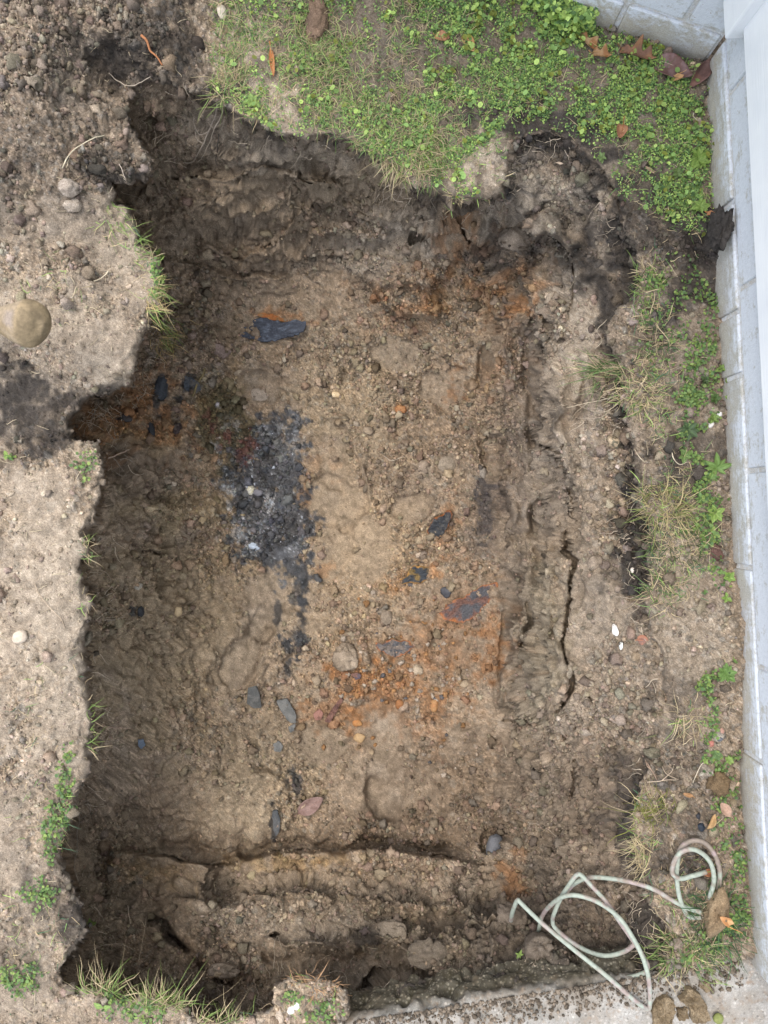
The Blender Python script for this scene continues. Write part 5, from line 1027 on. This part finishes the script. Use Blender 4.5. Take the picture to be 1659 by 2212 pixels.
stone(1542,1962,24,46,18,np.array([.17,.115,.065]),'lump of brown mud stuck on the hose', 'mud', 'mud_clump', np.array([.26,.19,.115]), rough=.6, base=ICO4, flat=.8, up=.6, angular=.1, mat='soil')
stone(1549,2196,12,12,0,np.array([.14,.16,.045]),'small mossy green ball on the path', 'moss', 'moss_ball', np.array([.20,.21,.07]), rough=.15, up=.9)
stone(630,2180,11,9,-35,np.array([.66,.63,.57]),'white shell piece on the bottom turf clod, left half', 'shell', 'shell', rough=.12)
stone(642,2172,7,10,20,np.array([.66,.63,.57]),'white shell piece on the bottom turf clod, right half', 'shell', 'shell', rough=.12)
stone(348,842,14,31,8,np.array([.020,.023,.028]),'shiny black tar lump below the left grass slab', 'tar', 'tar_lump', np.array([.06,.066,.075]), rough=.25, mat='metal_rust', flat=.5)
stone(272,903,13,11,20,np.array([.03,.03,.033]),'black angular piece in the left notch', 'tar', 'tar_lump', np.array([.07,.06,.055]), angular=.25, mat='metal_rust', flat=.5)
stone(326,929,8,19,-8,np.array([.028,.03,.034]),'narrow black piece crossed by a root in the rusty soil', 'tar', 'tar_lump', rough=.2, mat='metal_rust', flat=.4)
stone(383,925,9,14,10,np.array([.05,.035,.032]),'dark reddish black piece right of the narrow black one', 'tar', 'tar_lump', rough=.25, mat='metal_rust', flat=.4)
stone(303,1319,9,11,0,np.array([.025,.026,.028]),'small black lump on the crumbly left floor', 'tar', 'tar_lump', rough=.35, mat='metal_rust')
stone(770//2+0,1320,8,12,0,np.array([.36,.27,.16]),'tan oval stone right of the small black lump')
stone(298,1266,11,8,0,np.array([.36,.33,.27]),'pale grey clod on the left floor', 'clod', 'earth_clod', angular=.15, mat='soil', base=ICO4)
stone(541,1060,9,11,0,np.array([.55,.53,.47]),'white crusted lump in the black patch', 'lump', 'crust_lump', np.array([.60,.55,.38]), rough=.35, mat='soil', base=ICO4)
stone(558,1064,12,9,0,np.array([.16,.15,.16]),'grey stone in the middle of the black patch', c2=np.array([.21,.2,.21]), angular=.2)
stone(548,1180,11,9,20,np.array([.50,.56,.64]),'blue white crust low in the black patch', 'crust', 'crust_lump', np.array([.35,.38,.42]), rough=.4, flat=.4)
stone(965,1003,20,18,0,np.array([.27,.22,.165]),'smooth pressed clod on the right side of the floor', 'clod', 'earth_clod', rough=.1, flat=.3, mat='soil', base=ICO4)
stone(835,1335,15,17,0,np.array([.25,.20,.15]),'rounded clod above the rusty rubble', 'clod', 'earth_clod', angular=.15, mat='soil', base=ICO4)
stone(1265,1580,13,10,0,np.array([.24,.20,.155]),'crumbly clod beside the lower crack', 'clod', 'earth_clod', np.array([.30,.25,.2]), angular=.15, mat='soil', base=ICO4)
stone(1228,1452,14,18,10,np.array([.34,.29,.225]),'pale flake of earth at the wide end of the crack', 'clod', 'earth_clod', angular=.2, flat=.4, mat='soil', base=ICO4)
stone(1553,498,18,36,6,np.array([.035,.031,.028]),'pile of black crumbly soil heaped against the block wall', 'soil pile', 'soil_pile', np.array([.060,.052,.046]), rough=.6, base=ICO4, flat=.8, up=.3, mat='soil', tilt=.2)
rr = np.random.default_rng(77)
K4 = lambda zx, zy: (850.2 + .1736 * zx, 1069.7 + .1736 * zy)
K2 = lambda zx, zy: (482.7 + .1323 * zx, 647.3 + .1323 * zy)
K5 = lambda zx, zy: (685.7 + .1984 * zx, 1261.7 + .1984 * zy)
MS = 'rusted metal scraps on the pit floor'
BLU = np.array([.040,.046,.062]); BLU2 = np.array([.085,.10,.13]); RST = np.array([.30,.105,.03]); RST2 = np.array([.15,.075,.055])
def pts(K, s): return [K(*q) for q in s]
o = plate('metal_scrap', pts(K2, ((250,540),(300,470),(380,430),(450,430),(470,350),(560,300),(660,270),(720,290),(760,330),(900,350),(1000,370),(1150,350),(1300,350),(1360,370),(1340,480),(1250,550),(1100,610),(900,650),(720,690),(600,680),(480,640),(380,630),(280,620))),
      'long blue black metal strip with ragged edges on the upper floor', 'scrap', mixc(BLU, BLU2, .016, .25, .25, 5), .006, .014, .8, .003, None, 'metal_rust', 8, 2.6, MS, 90)
plate('rust_ridge', pts(K2, ((540,250),(620,210),(720,225),(820,240),(930,290),(1060,320),(1120,350),(1000,372),(900,352),(760,330),(700,285),(600,290))), 'orange rust ridge', None, mixc(RST * .9, np.array([.22,.13,.06]), .01, .0, .3, 6), .008, .010, .8, .003, None, 'stone', 5, 1.0, None, 50)
bpy.data.objects['rust_ridge'].parent = o; bpy.data.objects['rust_ridge'].location -= o.location
plate('metal_scrap', pts(K4, ((560,1480),(600,1430),(700,1330),(870,1280),(950,1200),(1100,1130),(1290,1070),(1320,1120),(1240,1250),(1160,1370),(1010,1500),(900,1580),(800,1590),(720,1560),(620,1530))),
      'large purple grey flake edged with orange rust on the right floor', 'scrap', mixc(np.array([.062,.060,.064]), RST2 * .8, .022, .05, .2, 7, RST, .90), .006, .013, .8, .004, None, 'metal_rust', 8, 2.6, MS, 80)
plate('metal_scrap', pts(K4, ((420,480),(430,400),(500,290),(620,230),(680,190),(725,200),(720,300),(660,420),(600,560),(560,565),(480,540))),
      'black flake with a rust rim, upper of two near the right wall', 'scrap', mixc(np.array([.028,.03,.034]), np.array([.07,.065,.06]), .012, .2, .2, 8, RST * .8, .92), .006, .012, .8, .004, None, 'metal_rust', 8, 2.2, MS, 70)
plate('metal_scrap', pts(K4, ((160,1010),(220,900),(280,870),(380,890),(490,930),(540,900),(520,980),(430,1040),(350,1090),(250,1100),(150,1100),(70,1110),(90,1040))),
      'black flake in amber rust, lower of two near the right wall', 'scrap', mixc(np.array([.03,.034,.04]), np.array([.14,.09,.03]), .02, .1, .2, 9, np.array([.30,.15,.03]), .85), .006, .012, .8, .004, None, 'metal_rust', 8, 2.2, MS, 70)
plate('metal_scrap', pts(K5, ((630,640),(700,660),(780,600),(900,620),(1000,620),(1060,680),(980,740),(900,790),(800,785),(700,740),(640,690))),
      'dull grey flake with orange lower edge above the rubble', 'scrap', mixc(np.array([.075,.072,.075]), np.array([.15,.12,.10]), .012, .1, .2, 10, RST, .90), .006, .013, .8, .004, None, 'metal_rust', 8, 2.2, MS, 70)
plate('metal_scrap', pts(K5, ((360,980),(430,960),(480,985),(470,1030),(420,1040),(380,1010))), 'small purple flake under the big pale clod', 'scrap', mixc(np.array([.07,.05,.06]), RST2, .012, .1, .2, 11), .005, .010, .8, .002, None, 'metal_rust', 5, 1.3, MS, 40)
plate('metal_scrap', [(398,812),(412,816),(430,826),(436,842),(424,850),(408,852),(398,842)], 'slate black flake beside an olive root on the left floor', 'scrap', mixc(np.array([.045,.05,.058]), np.array([.09,.08,.07]), .012, .2, .2, 12), .006, .010, .8, .003, None, 'metal_rust', 6, 1.8, MS, 50)
plate('metal_scrap', [(700,1558),(735,1506),(742,1512),(712,1562)], 'thin rusty blade shaped sliver in the rubble', 'scrap', mixc(RST2, np.array([.10,.05,.04]), .012, .1, .2, 13), .005, .014, .5, .003, None, 'metal_rust', 5, 1.1, MS, 40)
plate('metal_scrap', [(677,1541),(690,1530),(698,1540),(694,1556),(680,1556)], 'brick red flake left of the rusty sliver', 'scrap', mixc(np.array([.26,.13,.10]), RST2, .012, .1, .2, 14), .006, .010, .8, .003, None, 'stone', 5, 1.1, MS, 40)
K7 = lambda zx, zy: (1042.2 + .3717 * zx, 1810.2 + .3717 * zy); CLY = mixc(np.array([.15,.11,.065]), np.array([.23,.175,.11]), .018, .0, .35, 21)
for lab, q, th in (('large flat brown clay piece on the concrete path', ((985,1000),(1020,940),(1060,910),(1110,930),(1115,1000),(1100,1070),(1080,1100),(990,1100)), .016), ('middle brown clay piece on the concrete path', ((1130,930),(1190,870),(1250,890),(1290,960),(1320,1040),(1290,1070),(1215,1060),(1205,985)), .020),
                   ('square brown clay piece between two larger ones on the path', ((1130,1000),(1190,990),(1200,1050),(1140,1055)), .012), ('small brown clay crumb under the bleached grass', ((1262,860),(1305,830),(1330,870),(1300,898)), .012)):
    plate('clay_piece', pts(K7, q), lab, 'clay', CLY, th, th * .5, .8, .010, None, 'soil', 9, 2.4, 'brown clay pieces on the path', 72)
SLG = 'grey slate pieces on the pit floor'; SLC = mixc(np.array([.105,.105,.10]), np.array([.15,.145,.135]), .02, .1, .3, 15)
Q5 = lambda s: [(a * .5, 1106 + b * .5) for a, b in s]
plate('slate_piece', Q5(((1070,760),(1110,755),(1125,800),(1130,840),(1090,845),(1065,820))), 'squarish grey slate piece at the end of the smooth footprint', 'slate', SLC, .010, .008, .8, .002, None, 'stone', 5, 1.1, SLG, 40)
plate('slate_piece', Q5(((1190,815),(1240,805),(1280,870),(1278,915),(1245,905),(1215,860))), 'long pale grey slate piece right of the squarish one', 'slate', SLC, .008, .008, .8, .002, None, 'stone', 5, 1.1, SLG, 40)
plate('slate_piece', Q5(((1180,995),(1205,988),(1222,1010),(1215,1035),(1185,1035))), 'small grey slate piece furthest down the floor', 'slate', SLC, .008, .006, .8, .002, None, 'stone', 5, 1.1, SLG, 40)
plate('slate_piece', Q5(((1245,930),(1275,912),(1270,945),(1252,955))), 'little slate splinter under the long piece', 'slate', SLC, .006, .007, .8, .002, None, 'stone', 5, 1.1, SLG, 40)
plate('slate_piece', Q5(((595,985),(620,980),(628,1005),(612,1022),(597,1010))), 'bluish slate chip at the lower left of the floor', 'slate', mixc(np.array([.10,.12,.15]), np.array([.15,.16,.17]), .02), .006, .007, .8, .002, None, 'stone', 5, 1.1, SLG, 40)
plate('slate_piece', [(588,1752),(598,1748),(606,1770),(604,1795),(596,1806),(590,1790)], 'narrow dark slate piece left of the torn leaf', 'slate', mixc(np.array([.06,.065,.07]), np.array([.10,.10,.10]), .02), .008, .008, .8, .002, None, 'stone', 5, 1.1, SLG, 40)

# small orange and pale stones in the rubble (each picked out by eye, nothing tells them apart)
V_, F_, C_, nv_ = [], [], [], 0
for k in range(110):
    x, y = rr.normal(885, 85), rr.normal(1455, 80); kind = rr.random(); r_ = rr.uniform(.0035, .0085); bv, bf = ICO2
    c_ = np.array([.33,.18,.08]) if kind < .4 else (np.array([.40,.33,.26]) if kind < .85 else np.array([.14,.13,.13]))
    v = bv * (1 + .28 * rr.normal(size=(len(bv), 1)).clip(-1.5, 1.5)) * rr.uniform(.7, 1.2, 3) * r_ + surf(x, y) + np.array([0, 0, r_ * .3])
    V_.append(v); F_.append(bf + nv_); nv_ += len(v); C_.append(np.tile(c_ * rr.uniform(.6, 1.15), (len(v), 1)))
tag(link('rubble_grit', fast_mesh('rubble_grit', np.concatenate(V_), np.concatenate(F_), np.concatenate(C_), np.zeros(nv_)), M['soil']), 'small rust orange and pale stones heaped on the pit floor', 'rubble', kind='stuff')

# ------------------------------------------------------------------ roots
RG = 'roots hanging from the cut earth'
def root(pts_, lifts, r0, r1, label, c=np.array([.34,.26,.18]), per=6, sides=6, branches=(), cat='root', name='root'):
    p = catmull(along(pts_, lifts), per); p += np.stack([vnoise(p, .012, 5), vnoise(p, .012, 6), vnoise(p, .012, 7)], 1) * .0012
    org = p[0].copy(); v, f = tube_tris(p - org, np.linspace(r0, r1, len(p)), sides)
    cc = np.asarray(c)[None] * (1 + .3 * vnoise(v, .01, 3))[:, None]; o = link(name, fast_mesh(name, v, f, np.clip(cc, .01, .8)), M['root']); o.location = org; tag(o, label, cat, RG)
    for bp, bl in branches:
        q = catmull(along(bp, bl), per) - org; v, f = tube_tris(q, np.linspace(r1 * 1.3, r1 * .5, len(q)), 5)
        link('rootlet', fast_mesh('rootlet', v, f, np.tile(np.asarray(c) * 1.05, (len(v), 1))), M['root'], o)
    return o
root([(470,215),(465,250),(450,285),(440,310),(425,335),(415,350),(395,352)], [.0,.012,.02,.03,.03,.02,.004], .0022, .0010, 'thick pale root hanging down the upper left corner', np.array([.36,.30,.24]), branches=[([(450,285),(430,290),(418,262),(420,255)], [.02,.02,.015,.01]), ([(440,310),(425,300),(420,270)], [.03,.02,.01])])
root([(478,210),(480,245),(462,280),(452,310),(438,338),(425,352)], [.0,.012,.025,.03,.025,.006], .0016, .0007, 'second pale root beside the thick hanging one', np.array([.38,.32,.25]))
root([(472,290),(470,320),(466,345),(470,358)], [.015,.015,.012,.004], .0014, .0008, 'dark forked root in the upper left wall', np.array([.10,.085,.07]))
root([(305,75),(318,90),(325,110),(340,125),(350,142)], [.006,.006,.005,.006,.004], .0030, .0014, 'orange root on the dark upper spoil', np.array([.42,.18,.08]))
root([(235,158),(255,175),(278,186),(300,180),(325,165)], [.004,.01,.014,.012,.004], .0011, .0008, 'curved pale root above the upper left gully', np.array([.45,.38,.30]))
root([(135,362),(145,340),(165,320),(200,300),(228,292)], [.004,.006,.008,.01,.008], .0014, .0010, 'long straw stalk lying on the left spoil', np.array([.52,.45,.32]), cat='stalk', name='straw_stalk')
root([(258,355),(266,375),(272,390),(279,402)], [.006,.008,.01,.01], .0009, .0006, 'thin root on the dark overhang of the spoil', np.array([.48,.40,.32]))
root([(75,1260),(85,1285),(110,1315),(130,1335),(143,1362)], [.004,.006,.006,.005,.004], .0011, .0008, 'thin meandering root on the left slab', np.array([.40,.31,.22]))
root([(206,1562),(230,1570),(255,1572),(278,1574)], [.0,.03,.04,.045], .0010, .0006, 'reddish rootlet sticking out of the left slab edge', np.array([.40,.27,.2]))
root([(165,1736),(172,1770),(166,1800),(168,1835),(160,1870),(170,1905)], [.0,.02,.03,.03,.03,.03], .0011, .0007, 'knotted root dangling at the lower left edge', np.array([.30,.25,.2]), branches=[([(172,1770),(195,1755),(188,1740)], [.02,.03,.04]), ([(168,1835),(150,1850)], [.03,.02])])
root([(190,2060),(215,2045),(235,2040),(265,2040),(295,2055)], [.03,.05,.06,.05,.02], .0010, .0006, 'arching root over the lower left wall', np.array([.33,.27,.2]))
root([(296,2090),(306,2045),(312,2010),(316,1980)], [.01,.03,.04,.045], .0011, .0005, 'upright straw root standing before the bottom wall', np.array([.38,.30,.21]))
root([(276,1955),(280,1985),(288,2020)], [.01,.012,.008], .0012, .0008, 'pale bent root in the bottom wall', np.array([.42,.34,.25]))
root([(600,2020),(592,2040),(594,2065),(590,2095)], [.02,.03,.03,.02], .0010, .0006, 'forked pale root under the bottom wall crack', np.array([.42,.36,.28]), branches=[([(600,2020),(606,2040),(612,2058)], [.02,.03,.02])])
root([(535,1960),(530,1990),(525,2010)], [.006,.008,.006], .0008, .0005, 'fine vertical root on the bottom wall', np.array([.36,.29,.22]))
root([(1345,850),(1310,862),(1270,870),(1225,880),(1195,885)], [.0,.015,.02,.015,.006], .0012, .0006, 'longest fine root reaching left from the right tuft', np.array([.44,.36,.26]), branches=[([(1310,862),(1280,850),(1240,855)], [.015,.015,.008]), ([(1270,870),(1245,890),(1235,905)], [.02,.015,.006])])
root([(1340,870),(1305,890),(1270,885),(1245,872),(1220,865)], [.0,.015,.015,.012,.006], .0011, .0006, 'second fine root below the right tuft', np.array([.42,.34,.25]))
root([(1330,880),(1300,900),(1260,905),(1240,900)], [.0,.012,.012,.004], .0009, .0005, 'lowest fine root below the right tuft', np.array([.40,.32,.24]))
root([(1310,690),(1290,715),(1300,735),(1285,755)], [.004,.008,.008,.004], .0009, .0006, 'root crossing the pale right slope', np.array([.46,.38,.28]))
root([(1110,1115),(1150,1100),(1180,1090)], [.004,.01,.006], .0008, .0005, 'dark thin root across the right wall groove', np.array([.26,.21,.16]))
root([(829,985),(845,995),(862,990),(873,985)], [.003,.006,.006,.003], .0009, .0006, 'short pale root curl on the floor', np.array([.50,.42,.32]))
root([(1130,1810),(1150,1780),(1180,1790),(1210,1815),(1245,1850)], [.004,.006,.01,.008,.004], .0007, .0005, 'fine root line above the hose loops', np.array([.36,.29,.22]))
root([(443,796),(438,810),(428,826),(420,845),(417,856)], [.006,.009,.009,.008,.004], .0042, .0030, 'olive stick lying on the left floor', np.array([.19,.145,.07]), cat='stick', name='stick')
root([(233,990),(250,984),(268,976),(278,970)], [.012,.03,.035,.04], .0020, .0010, 'pinkish dry stem poking out from the left slab', np.array([.45,.33,.25]), cat='stem', name='dry_stem')
root([(1395,1000),(1380,985),(1370,970)], [.01,.02,.02], .0010, .0006, 'straw wisp on the right rim', np.array([.5,.42,.3]), cat='stem', name='dry_stem')
root([(1452,975),(1455,990),(1470,1003),(1485,998)], [.004,.01,.012,.006], .0011, .0009, 'bent straw stalk curled on the verge', np.array([.52,.44,.32]), cat='stalk', name='straw_stalk')
root([(1496,1692),(1515,1652),(1530,1648)], [.004,.012,.006], .0009, .0007, 'pale stalk between two low wall weeds', np.array([.52,.45,.34]), cat='stalk', name='straw_stalk')
root([(1388,1632),(1405,1660),(1420,1685)], [.004,.008,.004], .0014, .0010, 'branched brown twig on the lower right bank', np.array([.36,.25,.18]), cat='twig', name='twig', branches=[([(1405,1660),(1398,1655),(1394,1640)], [.008,.01,.01])])
root([(1395,1690),(1430,1686),(1465,1684)], [.004,.010,.006], .0012, .0008, 'pale twig lying below the branched brown twig', np.array([.42,.33,.24]), cat='twig', name='twig', branches=[([(1430,1686),(1450,1668),(1455,1655)], [.01,.014,.01]), ([(1465,1684),(1440,1672),(1430,1655)], [.006,.012,.012])])
root([(203,608),(222,598),(235,586),(228,590)], [.004,.008,.010,.006], .0016, .0010, 'small branching twig on the left slab below the tool handle level', np.array([.50,.42,.30]), cat='twig', name='twig')
# --- uncountable hair roots and straw
g_sdx = np.gradient(sdr.reshape(NR, NC), axis=1).ravel(); g_sdy = np.gradient(sdr.reshape(NR, NC), axis=0).ravel()
hair_w = inside * sstep(70, 4, -sdr) * np.clip(.5 + n_big, .1, 1) * .8
hair_w = np.maximum(hair_w * (1 - .5 * soft), .25 * sstep(1.3, .6, ell(1280, 830, 110, 110)) * inside)
V_, F_, C_, nv_ = [], [], [], 0
for i in pick(680, hair_w):
    x, y = PX[i], PY[i]; g = np.array([g_sdx[i], g_sdy[i]]); d = -g / (np.linalg.norm(g) + 1e-9); n_ = 7; L_ = rr.uniform(18, 62); P_ = []
    a = math.atan2(d[1], d[0]) + rr.normal(0, .6); lf = rr.uniform(.001, .006)
    for s_ in range(n_): P_.append((x, y)); a += rr.normal(0, .35); x += math.cos(a) * L_ / n_; y += math.sin(a) * L_ / n_
    p = catmull(along(P_, [lf] * n_), 3); jump = np.abs(np.diff(p[:, 2])).max()
    if jump > .05: continue
    v, f = tube_tris(p, np.linspace(.0009, .00035, len(p)) * rr.uniform(.6, 1.5), 4); V_.append(v); F_.append(f + nv_); nv_ += len(v)
    C_.append(np.tile(np.array([.44,.36,.27]) * rr.uniform(.5, 1.25), (len(v), 1)))
tag(link('hair_roots', fast_mesh('hair_roots', np.concatenate(V_), np.concatenate(F_), np.concatenate(C_)), M['root']), 'fine hair roots trailing from the cut turf', 'roots', kind='stuff')
V_, F_, C_, nv_ = [], [], [], 0
sw = (~inside) * (.10 + .5 * (PX < 380) + .6 * (PX > 1340)) * notwall * path_ok + inside * .05
for i in pick(300, np.clip(sw, 0, 1)):
    x, y = PX[i], PY[i]; a = rr.uniform(0, 6.3); L_ = rr.uniform(8, 34); q = [(x + math.cos(a) * L_ * s_ + rr.normal(0, 1.4), y + math.sin(a) * L_ * s_ + rr.normal(0, 1.4)) for s_ in (0, .35, .7, 1)]
    p = catmull(along(q, [.001, .003, .003, .002]), 3)
    if np.abs(np.diff(p[:, 2])).max() > .02: continue
    v, f = tube_tris(p, rr.uniform(.0004, .0009), 4); V_.append(v); F_.append(f + nv_); nv_ += len(v); C_.append(np.tile(np.array([.50,.41,.28]) * rr.uniform(.6, 1.15), (len(v), 1)))
tag(link('straw_bits', fast_mesh('straw_bits', np.concatenate(V_), np.concatenate(F_), np.concatenate(C_)), M['root']), 'short bits of straw strewn on the earth', 'straw', kind='stuff')

# ------------------------------------------------------------------ hose
HZ = lambda q: [(1042.2 + .3717 * a, 1810.2 + .3717 * b, z) for a, b, z in q]
runs = [
 [(165,480,-.17),(172,440,-.13),(185,400,-.10),(204,362,-.075),(225,380,-.068),(340,490,-.045),(520,640,-.015),(720,800,.012),(880,940,.020),(945,985,.012),(967,992,.010),(972,960,.014),(972,880,.02),(960,790,.028),(930,690,.028),(880,590,.02),(800,470,.004),(700,390,-.02),(600,345,-.03),(500,333,-.045),(420,370,-.08),(350,450,-.14),(320,570,-.20)],
 [(585,788,-.055),(650,806,-.035),(720,815,-.022),(840,812,-.012),(925,790,-.004),(955,770,.004),(958,735,.004),(930,680,-.01),(870,590,-.015),(800,490,-.025),(720,372,-.035),(640,285,-.045),(580,222,-.05),(556,212,-.055),(530,235,-.06),(460,340,-.08),(420,430,-.10),(408,478,-.115),(425,525,-.11),(520,605,-.095),(620,660,-.07),(720,684,-.05),(820,662,-.035),(885,618,-.012)],
 [(490,310,-.13),(540,262,-.10),(620,230,-.075),(740,235,-.05),(880,260,-.02),(1000,300,.004),(1100,360,.014),(1180,402,.018),(1270,432,.024)],
 [(1268,462,.016),(1200,455,.014),(1168,405,.016),(1142,330,.018),(1130,230,.020),(1135,130,.022),(1155,55,.022),(1220,16,.022),(1290,28,.022),(1340,82,.022),(1370,150,.022),(1380,220,.022),(1368,310,.020)],
 [(1318,352,.022),(1345,250,.038),(1332,160,.044),(1290,100,.044),(1220,66,.044),(1150,86,.040),(1110,150,.038),(1106,208,.034),(1150,236,.034),(1220,220,.034),(1300,198,.028)]]
hose = empty('garden_hose', at(1500, 1950, .01)); ho = np.array(hose.location); tag(hose, 'kinked pale green hose looping over the pit corner and coiled by the wall', 'hose')
for k, q in enumerate(runs):
    p = catmull(np.array([at(*a)[:] for a in HZ(q)]), 10); v, f, cap = tube(p - ho, .0050, 12)
    n1 = fbm(v + ho, .07, 3, 40 + k); n2 = fbm(v + ho, .012, 3, 50 + k)
    c = np.tile(np.array([.285, .315, .26]), (len(v), 1)); pk = sstep(.0, .4, n1 + .35 * n2)[:, None]; c = c * (1 - .7 * pk) + np.array([.38, .24, .27]) * .7 * pk
    muddy = (sstep(-.1, .4, n1 * .6 + n2 * .5) * (.62 if k < 2 else .85))[:, None]; c = c * (1 - muddy) + np.array([.22, .185, .14]) * muddy
    F4 = np.concatenate([f[:, [0, 1, 2]], f[:, [0, 2, 3]], cap]); link('hose_run', fast_mesh('hose_run', v, F4, np.clip(c, .02, .8)), M['hose'], hose)

# ------------------------------------------------------------------ muddy tool handle lying on the spoil at the left
E = at(70, 700, .27); ax = Vector((-1, .20, -.42)).normalized(); up_ = Vector((.10, 1, .0)); b1_ = (up_ - ax * up_.dot(ax)).normalized(); b2_ = ax.cross(b1_)
prof_ = [(-.0215,.004,.004),(-.0205,.015,.013),(-.016,.029,.025),(-.008,.039,.034),(.002,.0445,.039),(.012,.0455,.040),(.024,.043,.038),(.042,.036,.033),(.065,.029,.028),(.09,.0235,.0235),(.14,.020,.020),(.25,.0185,.0185),(.4,.018,.018),(.62,.018,.018)]
sides = 28; V_ = []
for s_, ra, rb in prof_:
    c0 = E + ax * s_
    for t_ in np.linspace(0, 2 * np.pi, sides, endpoint=False): V_.append((c0 + b1_ * (ra * math.cos(t_)) + b2_ * (rb * math.sin(t_)) - ax * (0.006 * math.cos(t_ - .6) if s_ < .0 else 0))[:])
V_ = np.array(V_); i_ = np.arange(len(prof_) * sides).reshape(len(prof_), sides); j_ = np.roll(i_, -1, 1); F_ = np.stack([i_[:-1], i_[1:], j_[1:], j_[:-1]], -1).reshape(-1, 4)
V_ += np.stack([vnoise(V_, .02, 1), vnoise(V_, .02, 2), vnoise(V_, .02, 3)], 1) * .0014
F3 = np.concatenate([F_[:, [0, 1, 2]], F_[:, [0, 2, 3]], np.array([[i_[0, k], i_[0, (k + 1) % sides], i_[0, 0]] for k in range(1, sides - 1)])])
sub_n = fbm(V_, .02, 3, 61); c = np.tile(np.array([.23, .19, .135]), (len(V_), 1)); m_ = sstep(-.1, .3, sub_n)[:, None]; c = c * (1 - m_) + np.array([.29, .25, .20]) * m_; sv = np.repeat([p_[0] for p_ in prof_], sides); ef = ((sv < .006) & (sub_n > -.9))[:, None]; c = np.where(ef, np.array([.215, .18, .125]) * (1 + .6 * sub_n[:, None]), c); gp = (sv > .004) & (sv < .040) & (V_[:, 1] > E.y - .012) & (V_[:, 1] < E.y + .02) & (sub_n > -.35); c[gp] = np.array([.25, .225, .215])
c = c * np.array([.95, .84, .70])
hd = link('tool_handle', fast_mesh('tool_handle', V_ - np.array(E), F3[:, ::-1], c), M['wood']); hd.location = E
sm = hd.modifiers.new('smooth', 'SUBSURF'); sm.levels = sm.render_levels = 2
tag(hd, 'mud smeared wooden tool handle with flared end at the left edge', 'tool handle')
